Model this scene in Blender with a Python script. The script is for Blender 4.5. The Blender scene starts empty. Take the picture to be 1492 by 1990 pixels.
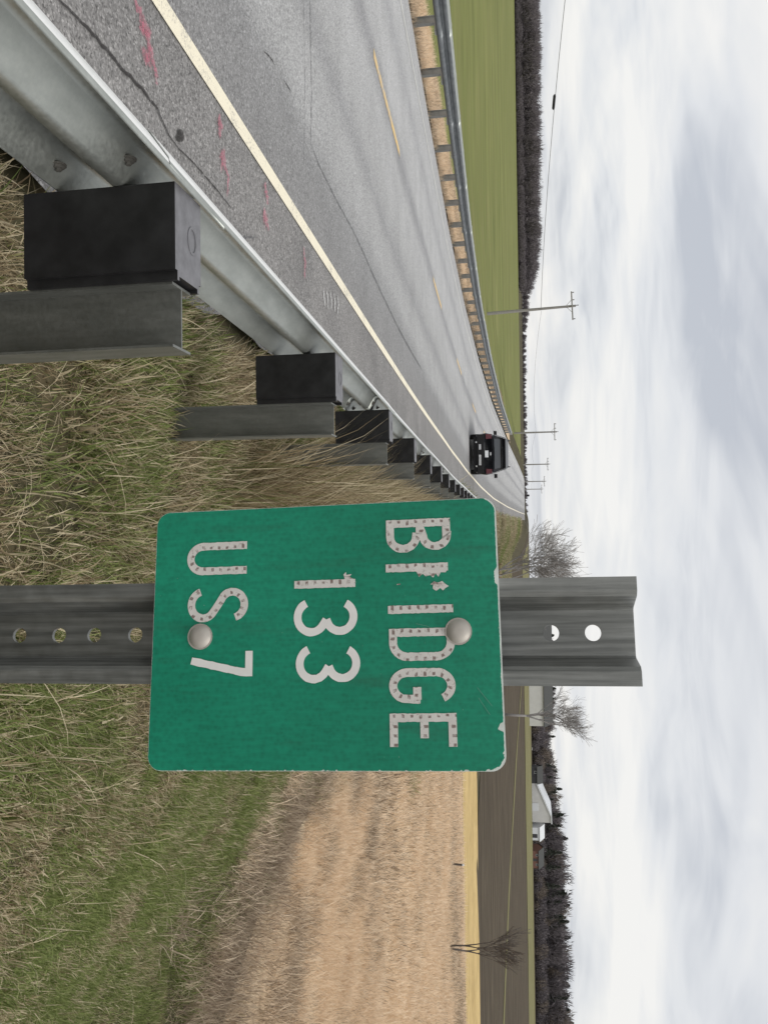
import bpy, math, random
import numpy as np
from mathutils import Vector, Matrix
random.seed(7); rng = np.random.default_rng(7)
sc = bpy.context.scene
COL = sc.collection

# ------------------------------------------------------------------ camera
F_PX, CX, CU = 1600.0, 746.0, 995.0           # photo is 1492 x 1990, turned on its side: +x = up, +y = right
CAM = np.array([0.0, 0.0, 1.45])
PITCH, ROLL = math.atan(276/1600.0), 0.0145
_Xw = np.array([1.0, 0, 0]); FWD = np.array([0, math.cos(PITCH), -math.sin(PITCH)])
_U0 = np.array([0, math.sin(PITCH), math.cos(PITCH)])
RGT = math.cos(ROLL)*_Xw - math.sin(ROLL)*_U0
UPV = math.sin(ROLL)*_Xw + math.cos(ROLL)*_U0
cd = bpy.data.cameras.new('camera'); cam = bpy.data.objects.new('camera', cd); COL.objects.link(cam)
cd.sensor_fit = 'VERTICAL'; cd.sensor_height = 36.0; cd.lens = 36.0*F_PX/1990.0
cd.clip_start = 0.05; cd.clip_end = 12000
m = Matrix.Identity(4)
for i in range(3):
    m[i][0] = UPV[i]; m[i][1] = -RGT[i]; m[i][2] = -FWD[i]; m[i][3] = CAM[i]
cam.matrix_world = m
sc.camera = cam

# ------------------------------------------------------------------ world, sun, exposure
SUN_EL, SUN_AZ = math.radians(56), math.radians(125)      # azimuth clockwise from +Y
w = bpy.data.worlds.new('World'); sc.world = w; w.use_nodes = True
N, L = w.node_tree.nodes, w.node_tree.links
N.clear()
def nd(t, **k):
    n = N.new(t)
    for a, b in k.items(): setattr(n, a, b)
    return n
out = nd('ShaderNodeOutputWorld'); bg = nd('ShaderNodeBackground'); bg.inputs[1].default_value = 0.1
sky = nd('ShaderNodeTexSky'); sky.sky_type = 'NISHITA'; sky.sun_disc = False
sky.sun_elevation = SUN_EL; sky.sun_rotation = SUN_AZ
tc = nd('ShaderNodeTexCoord'); sep = nd('ShaderNodeSeparateXYZ'); L.new(tc.outputs['Generated'], sep.inputs[0])
mx = nd('ShaderNodeMath', operation='MAXIMUM'); mx.inputs[1].default_value = 0.0; L.new(sep.outputs[2], mx.inputs[0])
ad = nd('ShaderNodeMath', operation='ADD'); ad.inputs[1].default_value = 0.20; L.new(mx.outputs[0], ad.inputs[0])
dx = nd('ShaderNodeMath', operation='DIVIDE'); L.new(sep.outputs[0], dx.inputs[0]); L.new(ad.outputs[0], dx.inputs[1])
dy = nd('ShaderNodeMath', operation='DIVIDE'); L.new(sep.outputs[1], dy.inputs[0]); L.new(ad.outputs[0], dy.inputs[1])
cmb = nd('ShaderNodeCombineXYZ'); L.new(dx.outputs[0], cmb.inputs[0]); L.new(dy.outputs[0], cmb.inputs[1])
def cloud_noise(scale, detail, off, dist=0.6, rough=0.55):
    mp = nd('ShaderNodeMapping'); mp.inputs['Location'].default_value = off; mp.inputs['Scale'].default_value = (scale*0.7, scale*1.1, 1)
    mp.inputs['Rotation'].default_value = (0, 0, 0.35)
    L.new(cmb.outputs[0], mp.inputs[0])
    n = nd('ShaderNodeTexNoise'); n.inputs['Scale'].default_value = 1.0; n.inputs['Detail'].default_value = detail
    n.inputs['Roughness'].default_value = rough; n.inputs['Distortion'].default_value = dist
    L.new(mp.outputs[0], n.inputs['Vector']); return n
n1 = cloud_noise(0.85, 4, (3.1, 1.7, 0), 0.7); n2 = cloud_noise(2.4, 4, (8.2, 4.4, 0), 0.5)
avg = nd('ShaderNodeMix', data_type='FLOAT'); avg.inputs[0].default_value = 0.28
L.new(n1.outputs[0], avg.inputs[2]); L.new(n2.outputs[0], avg.inputs[3])
rp = nd('ShaderNodeValToRGB'); L.new(avg.outputs[0], rp.inputs[0])
e = rp.color_ramp.elements
e[0].position = 0.36; e[0].color = (0.525, 0.55, 0.60, 1)
e[1].position = 0.57; e[1].color = (0.875, 0.865, 0.845, 1)
e2 = e.new(0.46); e2.color = (0.735, 0.748, 0.77, 1)
sc10 = nd('ShaderNodeVectorMath', operation='SCALE'); sc10.inputs[3].default_value = 10.0; L.new(rp.outputs[0], sc10.inputs[0])
mixs = nd('ShaderNodeMix', data_type='RGBA'); mixs.inputs[0].default_value = 0.93
L.new(sky.outputs[0], mixs.inputs[6]); L.new(sc10.outputs[0], mixs.inputs[7])
L.new(mixs.outputs[2], bg.inputs[0]); L.new(bg.outputs[0], out.inputs[0])

sl = bpy.data.lights.new('sun', 'SUN'); sl.energy = 1.5; sl.angle = math.radians(20); sl.color = (1, 0.965, 0.91)
so = bpy.data.objects.new('sun', sl); COL.objects.link(so)
sd = Vector((math.sin(SUN_AZ)*math.cos(SUN_EL), math.cos(SUN_AZ)*math.cos(SUN_EL), math.sin(SUN_EL)))
so.rotation_euler = sd.to_track_quat('Z', 'Y').to_euler()
sc.view_settings.view_transform = 'Standard'; sc.view_settings.look = 'None'
sc.view_settings.exposure = 0.1; sc.view_settings.gamma = 1.0; sc.view_settings.use_curve_mapping = False

# ------------------------------------------------------------------ materials
MATS = {}
class MT:
    """small node helper"""
    def __init__(s, name, rough=0.8, metal=0.0, spec=0.3):
        s.m = bpy.data.materials.new(name); s.m.use_nodes = True
        s.n, s.l = s.m.node_tree.nodes, s.m.node_tree.links
        s.b = s.n['Principled BSDF']
        s.b.inputs['Roughness'].default_value = rough; s.b.inputs['Metallic'].default_value = metal
        s.b.inputs['Specular IOR Level'].default_value = spec
        s.tc = s.n.new('ShaderNodeTexCoord'); MATS[name] = s.m
    def coord(s, kind='Object', scale=(1, 1, 1), rot=(0, 0, 0)):
        mp = s.n.new('ShaderNodeMapping'); mp.inputs['Scale'].default_value = scale; mp.inputs['Rotation'].default_value = rot
        s.l.new(s.tc.outputs[kind], mp.inputs[0]); return mp.outputs[0]
    def noise(s, vec, scale, detail=3, rough=0.55, dist=0.0):
        n = s.n.new('ShaderNodeTexNoise'); n.inputs['Scale'].default_value = scale; n.inputs['Detail'].default_value = detail
        n.inputs['Roughness'].default_value = rough; n.inputs['Distortion'].default_value = dist
        s.l.new(vec, n.inputs['Vector']); return n.outputs[0]
    def ramp(s, fac, stops, interp='LINEAR'):
        r = s.n.new('ShaderNodeValToRGB'); r.color_ramp.interpolation = interp; s.l.new(fac, r.inputs[0]); e = r.color_ramp.elements
        while len(e) < len(stops): e.new(0.5)
        for el, (p, c) in zip(e, stops):
            el.position = p; el.color = tuple(c)+(1,) if isinstance(c, (tuple, list)) else (c, c, c, 1)
        return r.outputs[0]
    def mix(s, fac, a, b, mode='MIX'):
        x = s.n.new('ShaderNodeMix'); x.data_type = 'RGBA'; x.blend_type = mode
        for sock, v in ((x.inputs[0], fac), (x.inputs[6], a), (x.inputs[7], b)):
            if isinstance(v, bpy.types.NodeSocket): s.l.new(v, sock)
            elif isinstance(v, (tuple, list)): sock.default_value = tuple(v)+(1,)
            elif sock.type == 'RGBA': sock.default_value = (v, v, v, 1)
            else: sock.default_value = v
        return x.outputs[2]
    def math(s, op, a, b=0.0, clamp=False):
        x = s.n.new('ShaderNodeMath'); x.operation = op; x.use_clamp = clamp
        for sock, v in ((x.inputs[0], a), (x.inputs[1], b)):
            if isinstance(v, bpy.types.NodeSocket): s.l.new(v, sock)
            else: sock.default_value = v
        return x.outputs[0]
    def attr(s, name, kind='GEOMETRY'):
        a = s.n.new('ShaderNodeAttribute'); a.attribute_name = name; a.attribute_type = kind; return a
    def color(s, v):
        if isinstance(v, bpy.types.NodeSocket): s.l.new(v, s.b.inputs['Base Color'])
        else: s.b.inputs['Base Color'].default_value = tuple(v)+(1,)
        return s
    def rough(s, v): s.l.new(v, s.b.inputs['Roughness']); return s
    def bump(s, h, strength=0.3, dist=0.01):
        b = s.n.new('ShaderNodeBump'); b.inputs['Strength'].default_value = strength; b.inputs['Distance'].default_value = dist
        s.l.new(h, b.inputs['Height']); s.l.new(b.outputs[0], s.b.inputs['Normal']); return s

def plain(name, col, rough=0.7, metal=0.0, spec=0.3, var=0.15, scale=12.0):
    t = MT(name, rough, metal, spec); n = t.noise(t.coord(), scale, 4)
    lo = tuple(c*(1-var) for c in col); hi = tuple(min(1, c*(1+var)) for c in col)
    t.color(t.ramp(n, [(0.3, lo), (0.7, hi)])); return t.m

# asphalt: UV = (metres left of the right edge line, metres along)
def asphalt(name, shoulder):
    t = MT(name, 0.85, spec=0.25); o = t.coord()
    base = t.noise(o, 1.3, 4); vor = t.n.new('ShaderNodeTexVoronoi'); vor.inputs['Scale'].default_value = 120; t.l.new(o, vor.inputs['Vector']); grain = t.n.new('ShaderNodeSeparateColor'); t.l.new(vor.outputs['Color'], grain.inputs[0]); grain = grain.outputs[0]; grain2 = t.noise(o, 38, 3, 0.7)
    if shoulder:
        c = t.ramp(base, [(0.3, (0.195, 0.190, 0.186)), (0.7, (0.265, 0.257, 0.250))])
    else:
        uv = t.n.new('ShaderNodeSeparateXYZ'); t.l.new(t.tc.outputs['UV'], uv.inputs[0])
        wob = t.noise(t.coord('UV', (0.6, 0.06, 1)), 2.0, 3)
        lat = t.math('ADD', uv.outputs[0], t.math('MULTIPLY', t.math('SUBTRACT', wob, 0.5), 0.5))
        lat = t.math('DIVIDE', lat, 8.0)
        band = t.ramp(lat, [(0.0, (0.235, 0.232, 0.230)), (0.09, (0.25, 0.25, 0.25)), (0.14, (0.36, 0.36, 0.358)),
                            (0.19, (0.36, 0.36, 0.358)), (0.235, (0.29, 0.29, 0.292)), (0.28, (0.37, 0.37, 0.368)),
                            (0.40, (0.40, 0.40, 0.40)), (0.455, (0.28, 0.28, 0.285)), (0.50, (0.41, 0.41, 0.41)),
                            (0.60, (0.42, 0.42, 0.42)), (0.665, (0.34, 0.34, 0.345)), (0.72, (0.42, 0.42, 0.42)),
                            (1.0, (0.42, 0.42, 0.42))])
        c = t.mix(0.55, band, t.ramp(base, [(0.3, 0.42), (0.7, 0.58)]), 'OVERLAY')
    sp = t.ramp(grain, [(0.0, 0.12), (0.2, 0.38), (0.75, 0.55), (0.92, 0.72), (1.0, 1.0)])
    c = t.mix(0.80 if shoulder else 0.62, c, sp, 'OVERLAY')
    c = t.mix(0.45, c, t.ramp(grain2, [(0.32, 0.2), (0.68, 0.8)]), 'OVERLAY')
    t.color(c); t.bump(t.math('ADD', grain, grain2), 0.35, 0.006); return t.m
asphalt('asphalt_lane', False); asphalt('asphalt_shoulder', True)

def worn_paint(name, col, lo=0.36, hi=0.46, scale=70.0, base=0.25):
    t = MT(name, 0.75); o = t.coord(); n = t.noise(o, scale, 4, 0.7); n2 = t.noise(o, 5, 3)
    f = t.math('ADD', t.math('MULTIPLY', n, 0.6), t.math('MULTIPLY', n2, 0.4))
    msk = t.ramp(f, [(lo, 0.0), (hi, 1.0)])
    t.color(t.mix(msk, (base, base, base), col)); return t
worn_paint('line_white', (0.82, 0.76, 0.60), 0.34, 0.46)
worn_paint('line_far', (0.62, 0.62, 0.58), 0.40, 0.52, base=0.4)
worn_paint('line_yellow', (0.72, 0.50, 0.20), 0.42, 0.52, 40, base=0.38)
def patchy(name, col, lo, hi, scale=45.0):
    t = MT(name, 0.8); n = t.noise(t.coord(), scale, 5, 0.75); t.color(col)
    tr = t.n.new('ShaderNodeBsdfTransparent'); mx_ = t.n.new('ShaderNodeMixShader')
    edge = t.attr('edge').outputs['Fac']
    f = t.math('MULTIPLY', t.ramp(n, [(lo, 0.0), (hi, 0.85)]), edge)
    t.l.new(f, mx_.inputs[0]); t.l.new(tr.outputs[0], mx_.inputs[1]); t.l.new(t.b.outputs[0], mx_.inputs[2])
    t.l.new(mx_.outputs[0], t.n['Material Output'].inputs[0])
patchy('pink_paint', (0.58, 0.16, 0.23), 0.34, 0.72)
patchy('white_scuff', (0.75, 0.75, 0.74), 0.36, 0.56)
patchy('crack_dark', (0.035, 0.032, 0.030), 0.30, 0.48, 30)
patchy('seam_dark', (0.15, 0.15, 0.155), 0.36, 0.62, 14)

def galv(name, lo, hi, rough=0.42, stripe=None, metal=0.75):
    t = MT(name, rough, metal, 0.5); o = t.coord()
    n = t.noise(o, 7, 5, 0.6); n2 = t.noise(o, 90, 3, 0.6)
    if stripe: n = t.noise(t.coord('Object', stripe), 9, 5, 0.6)
    c = t.ramp(n, [(0.3, lo), (0.7, hi)]); c = t.mix(0.25, c, t.ramp(n2, [(0.3, 0.35), (0.7, 0.65)]), 'OVERLAY')
    t.color(c); t.rough(t.ramp(n2, [(0.2, rough-0.08), (0.8, rough+0.12)])); return t.m
galv('galv_rail', (0.36, 0.38, 0.355), (0.48, 0.50, 0.47), 0.45, (1.0, 0.6, 3.0), metal=0.85)
galv('galv_top_skylit', (0.78, 0.79, 0.77), (0.88, 0.88, 0.87), 0.5, metal=0.3)  # rail lip: sky reflection painted in as a much paler colour
galv('galv_post', (0.17, 0.178, 0.165), (0.26, 0.265, 0.25), 0.5, (3, 3, 0.6))
galv('galv_sign', (0.155, 0.16, 0.152), (0.345, 0.35, 0.335), 0.5, (28, 28, 1.2))
galv('galv_far', (0.17, 0.185, 0.195), (0.27, 0.285, 0.295), 0.5)
galv('galv_farpost', (0.28, 0.285, 0.27), (0.40, 0.40, 0.385), 0.55, metal=0.4)
galv('bolt_steel', (0.40, 0.37, 0.33), (0.60, 0.56, 0.51), 0.58, metal=0.4)
plain('rusty_bolt', (0.12, 0.115, 0.105), 0.6, 0.4)
plain('block_black', (0.016, 0.016, 0.017), 0.5, spec=0.35, var=0.4, scale=18)
plain('block_top_skylit', (0.16, 0.16, 0.17), 0.6, var=0.2, scale=30)  # top of the black block, painted grey as if lit by the sky

def ground(name, stops, scale, extra=None, stretch=(1, 1, 1), bump=0.5, bdist=0.05):
    t = MT(name, 0.95, spec=0.1); n = t.noise(t.coord('Object', stretch), scale, 7, 0.62, 0.3)
    c = t.ramp(n, stops)
    if extra: c = t.mix(extra[1], c, t.ramp(t.noise(t.coord('Object', stretch), extra[0], 5, 0.7), [(0.3, 0.25), (0.7, 0.75)]), 'OVERLAY')
    t.color(c); t.bump(n, bump, bdist); return t.m
ground('soil', [(0.3, (0.04, 0.036, 0.022)), (0.5, (0.075, 0.068, 0.038)), (0.7, (0.13, 0.10, 0.06))], 3.0, (30, 0.5))
ground('green_field', [(0.3, (0.13, 0.148, 0.045)), (0.52, (0.175, 0.188, 0.062)), (0.7, (0.22, 0.212, 0.085))], 1.0, (0.35, 0.35), (0.07, 0.25, 1), 0.2)
ground('plowed', [(0.3, (0.055, 0.043, 0.030)), (0.55, (0.085, 0.068, 0.047)), (0.72, (0.12, 0.098, 0.066))], 1.0, (1.1, 0.5), (0.15, 0.9, 1), 0.6, 0.2)
ground('olive_strip', [(0.3, (0.15, 0.145, 0.065)), (0.7, (0.22, 0.20, 0.10))], 0.5, (1.0, 0.3), (0.2, 1, 1))
ground('straw_ground', [(0.28, (0.38, 0.28, 0.185)), (0.5, (0.54, 0.415, 0.28)), (0.7, (0.66, 0.52, 0.36))], 0.5, (3.0, 0.6), (1, 0.7, 1))
ground('pale_straw', [(0.3, (0.42, 0.30, 0.13)), (0.7, (0.58, 0.43, 0.20))], 0.4, (3.0, 0.35), (0.5, 1, 1))

def blade_mat(name, stops_a, stops_b):
    """two tone families mixed by the instance attribute 'tint', per-blade 'tone'"""
    t = MT(name, 0.7, spec=0.2)
    tone = t.attr('tone').outputs['Fac']; tint = t.attr('tint', 'INSTANCER').outputs['Fac']
    f = t.math('ADD', t.math('MULTIPLY', tint, 1.0), t.math('MULTIPLY', t.math('SUBTRACT', tone, 0.5), 0.55), True)
    ca = t.ramp(tone, stops_a); cb = t.ramp(tone, stops_b)
    fr = t.ramp(f, [(0.42, 0.0), (0.58, 1.0)])
    c = t.mix(fr, ca, cb); t.color(c)
    tl = t.n.new('ShaderNodeBsdfTranslucent'); t.l.new(c, tl.inputs[0])
    mx_ = t.n.new('ShaderNodeMixShader'); mx_.inputs[0].default_value = 0.25
    t.l.new(t.b.outputs[0], mx_.inputs[1]); t.l.new(tl.outputs[0], mx_.inputs[2]); t.l.new(mx_.outputs[0], t.n['Material Output'].inputs[0])
blade_mat('verge_blade', [(0.0, (0.11, 0.145, 0.04)), (0.5, (0.20, 0.245, 0.075)), (1.0, (0.36, 0.39, 0.16))],
          [(0.0, (0.14, 0.10, 0.06)), (0.5, (0.36, 0.285, 0.17)), (1.0, (0.70, 0.61, 0.43))])
blade_mat('reed_blade', [(0.0, (0.20, 0.155, 0.115)), (0.5, (0.42, 0.33, 0.24)), (1.0, (0.62, 0.52, 0.39))],
          [(0.0, (0.64, 0.495, 0.345)), (0.5, (0.80, 0.635, 0.455)), (1.0, (0.88, 0.745, 0.57))])
plain('bark', (0.10, 0.088, 0.078), 0.9, var=0.3)
plain('bark_hazy', (0.30, 0.285, 0.275), 0.9, var=0.2)  # bark of the farther trees, paled to imitate haze
plain('brown_twig', (0.17, 0.115, 0.07), 0.9, var=0.35)
plain('pole_wood', (0.27, 0.26, 0.25), 0.9, var=0.2)
plain('cable', (0.22, 0.22, 0.225), 0.7)

# ------------------------------------------------------------------ mesh helpers
def mesh_obj(name, verts, faces, mat, parent=None, smooth=False, mats=None, fm=None):
    me = bpy.data.meshes.new(name); me.from_pydata([tuple(map(float, v)) for v in verts], [], [tuple(map(int, f)) for f in faces]); me.update()
    for k in (mats or [mat]): me.materials.append(MATS[k])
    if fm is not None: me.polygons.foreach_set('material_index', np.array(fm, dtype=np.int32))
    if smooth: me.polygons.foreach_set('use_smooth', np.ones(len(me.polygons), dtype=bool))
    o = bpy.data.objects.new(name, me); COL.objects.link(o)
    if parent: o.parent = parent
    return o
def tag(o, label=None, cat=None, group=None, kind=None):
    if label: o['label'] = label
    if cat: o['category'] = cat
    if group: o['group'] = group
    if kind: o['kind'] = kind
    return o
def empty(name, loc=(0, 0, 0), rz=0.0):
    o = bpy.data.objects.new(name, None); COL.objects.link(o); o.location = loc; o.rotation_euler = (0, 0, rz); o.empty_display_size = 0.1; return o
class MB:
    def __init__(s): s.v = []; s.f = []; s.mi = []
    def add(s, v, f, mi=0):
        k = len(s.v); s.v += [tuple(p) for p in v]; s.f += [tuple(i+k for i in q) for q in f]; s.mi += [mi]*len(f)
    def box(s, c, h, mi=0, taper=1.0):
        x, y, z = c; a, b, d = h
        v = [(x+i*a*(taper if k > 0 else 1), y+j*b*(taper if k > 0 else 1), z+k*d) for k in (-1, 1) for j in (-1, 1) for i in (-1, 1)]
        s.add(v, [(0, 2, 3, 1), (4, 5, 7, 6), (0, 1, 5, 4), (2, 6, 7, 3), (0, 4, 6, 2), (1, 3, 7, 5)], mi)
    def tube(s, pts, radii, n=6, mi=0, cap=True):
        pts = [np.array(p, float) for p in pts]; rings = []
        for i, p in enumerate(pts):
            d = pts[min(i+1, len(pts)-1)]-pts[max(i-1, 0)]; d = d/(np.linalg.norm(d)+1e-9)
            a = np.cross(d, [0, 0, 1.0]) if abs(d[2]) < 0.9 else np.cross(d, [1.0, 0, 0]); a /= np.linalg.norm(a); b = np.cross(d, a)
            rings.append([p+radii[i]*(math.cos(2*math.pi*k/n)*a+math.sin(2*math.pi*k/n)*b) for k in range(n)])
        v = [q for r in rings for q in r]; f = []
        for i in range(len(pts)-1):
            for k in range(n):
                k2 = (k+1) % n; f.append((i*n+k, i*n+k2, (i+1)*n+k2, (i+1)*n+k))
        if cap: f.append(tuple(range(n-1, -1, -1))); f.append(tuple((len(pts)-1)*n+k for k in range(n)))
        s.add(v, f, mi)
    def prism(s, poly, z0, z1, fn=None, mi=0):
        """poly in 2D extruded along third axis; fn(x,y,z)->xyz"""
        fn = fn or (lambda x, y, z: (x, y, z)); n = len(poly)
        v = [fn(x, y, z0) for x, y in poly]+[fn(x, y, z1) for x, y in poly]
        f = [tuple(range(n-1, -1, -1)), tuple(range(n, 2*n))]+[(i, (i+1) % n, n+(i+1) % n, n+i) for i in range(n)]
        s.add(v, f, mi)
    def build(s, name, mat, parent=None, smooth=False):
        mats = mat if isinstance(mat, list) else [mat]
        return mesh_obj(name, s.v, s.f, None, parent, smooth, mats, s.mi)

# ------------------------------------------------------------------ terrain functions
_EY = np.array([-60, -10, 0, 8, 16, 24, 32, 40, 50, 64, 90, 130, 180, 260, 500, 900.0])
_EX = np.array([-3.4, -2.50, -2.35, -2.22, -2.11, -2.03, -1.87, -1.63, -1.32, -0.92, -0.35, 0.35, 0.95, 1.2, -6.0, -40.0])
_ZY = np.array([-60, -10, 0, 8, 14, 20, 27, 36, 48, 64, 90, 130, 165, 180, 200, 240, 300, 900.0])
_ZZ = np.array([1.2, 0.40, 0.0, -0.305, -0.53, -0.73, -0.935, -1.09, -1.13, -1.01, -0.52, 0.40, 1.02, 1.14, 1.08, 0.4, -1.2, -2.8])
def _smooth(xs, ys):
    g = np.concatenate([np.arange(-60, 300, 0.5), np.arange(300, 901, 10.0)]); v = np.interp(g, xs, ys)
    n = 720; k = np.hanning(17); k /= k.sum(); vs = np.convolve(np.pad(v[:n], 8, mode='reflect', reflect_type='odd'), k, 'valid')
    v[:n] = vs; return g, v
_ge, _ve = _smooth(_EY, _EX); _gz, _vz = _smooth(_ZY, _ZZ)
def edge_x(y): return np.interp(y, _ge, _ve)
def road_z(y): return np.interp(y, _gz, _vz)
LANES, FARRAIL, NEARRAIL = 6.5, 7.45, 1.55
def sst(a, b, x): t = np.clip((x-a)/(b-a), 0, 1); return t*t*(3-2*t)
def lump(x, y):
    return (np.sin(x*1.7+y*0.9)+np.sin(x*0.6-y*1.3+1.0)+np.sin(x*2.9+y*2.1+2))/3.0
def terrain_z(x, y):
    x = np.asarray(x, float); y = np.asarray(y, float)
    rz = road_z(y); d = x-edge_x(y)
    # right-hand low ground rises gently to the far woods
    rz_field = -2.75+np.clip((y-60), 0, 290)*0.0178
    lz_field = -2.55+0.0*x
    right = rz-0.04+(-0.10)*sst(1.2, 2.4, d)+(rz_field-rz+0.14)*sst(2.3, 7.6, d)
    right = right+0.045*lump(x, y)*sst(1.7, 3.0, d)
    dl = -d
    left = rz-0.04-0.08*sst(7.6, 9.2, dl)+(lz_field-rz+0.12)*sst(9.8, 15.5, dl)
    out = np.where(d > -3.2, right, left)
    far = sst(380, 900, np.abs(y)); return out*(1-far)+(-2.6)*far
def on_road(y, lat, dz=0.0):
    """lat: metres right (+) of the right edge line"""
    return (edge_x(y)+lat, y, road_z(y)+dz)
def pix_road(x, u, dz=0.004):
    d = FWD+UPV*(x-CX)/F_PX+RGT*(u-CU)/F_PX
    lo, hi = 0.5, 250.0
    f = lambda t: CAM[2]+t*d[2]-road_z(CAM[1]+t*d[1])-dz
    t = lo
    while t < hi and f(t) > 0: t *= 1.02
    a, b = t/1.02, t
    for _ in range(30):
        mI = (a+b)/2
        if f(mI) > 0: a = mI
        else: b = mI
    return CAM+d*a
def at_depth(x, u, y):
    d = FWD+UPV*(x-CX)/F_PX+RGT*(u-CU)/F_PX; return CAM+d*(y/d[1])
def sheet(name, xs_fn, ys, nx, mat, dz, uv=None, parent=None, zfn=None):
    ys = np.asarray(ys, float); V = []; Fc = []
    for y in ys:
        x0, x1 = xs_fn(y)
        for i in range(nx+1):
            x = x0+(x1-x0)*i/nx; V.append((x, y, float((zfn or terrain_z)(x, y))+dz))
    for j in range(len(ys)-1):
        for i in range(nx):
            a = j*(nx+1)+i; Fc.append((a, a+1, a+nx+2, a+nx+1))
    o = mesh_obj(name, V, Fc, mat, parent, True)
    if uv:
        l = o.data.uv_layers.new(name='UVMap')
        for p in o.data.polygons:
            for li, vi in zip(p.loop_indices, p.vertices): l.data[li].uv = uv(V[vi])
    return o
def geo(a, b, n, p=1.0): return a+(b-a)*np.linspace(0, 1, n)**p

# ------------------------------------------------------------------ ground sheets
gx = np.concatenate([-geo(26, 4000, 40, 3)[::-1], np.arange(-25.5, -13, 1.0), np.arange(-13, 8.6, 0.3), np.arange(9, 26, 1.0), geo(26, 4000, 40, 3)])
gy = np.concatenate([-geo(8, 400, 14, 2)[::-1], np.arange(-7.5, 30, 0.4), np.arange(30, 110, 1.0), np.arange(110, 380, 3.0), geo(380, 7000, 40, 3)])
gx = np.unique(np.round(gx, 3)); gy = np.unique(np.round(gy, 3))
GX, GY = np.meshgrid(gx, gy); GZ = terrain_z(GX, GY)
dd = GX-edge_x(GY); GZ = np.where((dd > -7.9) & (dd < 1.15), GZ-0.10, GZ)
V = np.stack([GX.ravel(), GY.ravel(), GZ.ravel()], 1); nx_ = len(gx)
ii = (np.arange(len(gy)-1)[:, None]*nx_+np.arange(nx_-1)[None]).ravel()
tag(mesh_obj('ground', V, np.stack([ii, ii+1, ii+nx_+1, ii+nx_], 1), 'soil', None, True), kind='structure')

ry = np.concatenate([np.arange(-40, 40, 0.5), np.arange(40, 262, 1.5)])
rzf = lambda x, y: road_z(y)
tag(sheet('road', lambda y: (edge_x(y)-LANES-0.85, edge_x(y)+0.02), ry, 4, 'asphalt_lane', 0.0,
          lambda v: (edge_x(v[1])-v[0], v[1]), zfn=rzf), kind='structure')
wig = lambda y: 1.22+0.05*math.sin(y*2.3)+0.04*math.sin(y*5.1+1)
tag(sheet('road_shoulder', lambda y: (edge_x(y)+0.018, edge_x(y)+wig(y)), ry, 3, 'asphalt_shoulder', -0.003, zfn=rzf), kind='structure')
tag(sheet('edge_line', lambda y: (edge_x(y)-0.055, edge_x(y)+0.05), ry, 1, 'line_white', 0.005, zfn=rzf), kind='structure')
tag(sheet('far_edge_line', lambda y: (edge_x(y)-LANES-0.05, edge_x(y)-LANES+0.05), ry, 1, 'line_far', 0.005, zfn=rzf), kind='structure')
for y0 in (-8.6, 0.9, 10.4, 20.3, 30.4, 41.0, 52, 63, 74):
    tag(sheet('center_dash', lambda y: (edge_x(y)-3.70-0.065, edge_x(y)-3.70+0.065), np.linspace(y0, y0+2.9, 6), 1, 'line_yellow', 0.005, zfn=rzf), kind='structure')

toe = lambda y: edge_x(y)+6.75+.55*np.clip(12.1-y, 0, 8)+.04*np.clip(y-12.1, 0, 40)+.3*np.sin(y*.7)
# fields
ysf = np.concatenate([np.arange(-30, 60, 2.0), np.arange(60, 380, 6.0), geo(380, 745, 20)])
def gf_edge(y): return edge_x(y)-(13.6 if y < 60 else 13.6-3.0*min(1, (y-60)/80.0))-.3*math.sin(y*0.35)
tag(sheet('green_field', lambda y: (-900.0, gf_edge(y)), ysf, 60, 'green_field', 0.05), kind='structure')
ysp = np.arange(62, 342, 2.0)
def rverge(y): return edge_x(y)+10.0
tag(sheet('plowed_field', lambda y: (rverge(y)+max(0, 78-y)*1.2, 420.0), ysp, 40, 'plowed', 0.05), kind='structure')
tag(sheet('olive_strip', lambda y: (rverge(y)+2, 400.0), np.arange(222, 322, 2.0), 30, 'olive_strip', 0.12), kind='structure')
# narrow diagonal grass strip through the ploughed field
ys2 = np.linspace(86, 185, 40)
def diag(y):
    t = (y-86)/99.0; xc = 56-12*t+t*t*4; xc = np.interp(y, [86, 100, 120, 150, 185], [62, 55, 52, 54, 60]); return xc
dv = [(75, 82), (60, 97), (52.7, 119), (45, 158), (42, 190), (40, 226)]
V = []; Fc = []
for i, (a, b) in enumerate(dv):
    wy = 2.6+(b-90)*0.07
    for s_ in (-wy, wy): V.append((a, b+s_, float(terrain_z(a, b+s_))+0.10))
for i in range(len(dv)-1): Fc.append((2*i, 2*i+1, 2*i+3, 2*i+2))
tag(mesh_obj('field_strip', V, Fc, 'olive_strip'), kind='structure')
tag(sheet('marsh_ground', lambda y: (float(toe(y))+1.3, 160.0), np.arange(-6, 52, 1.0), 60, 'straw_ground', 0.03), kind='structure')
tag(sheet('straw_strip', lambda y: (edge_x(y)+9.0+(60-y)*0.2, 200.0), np.arange(51, 65, 1.0), 50, 'pale_straw', 0.06), kind='structure')

tag(sheet('left_verge', lambda y: (edge_x(y)-14.2, edge_x(y)-7.75), np.arange(-10, 100, 1.0), 8, 'straw_ground', 0.02), kind='structure')
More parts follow.
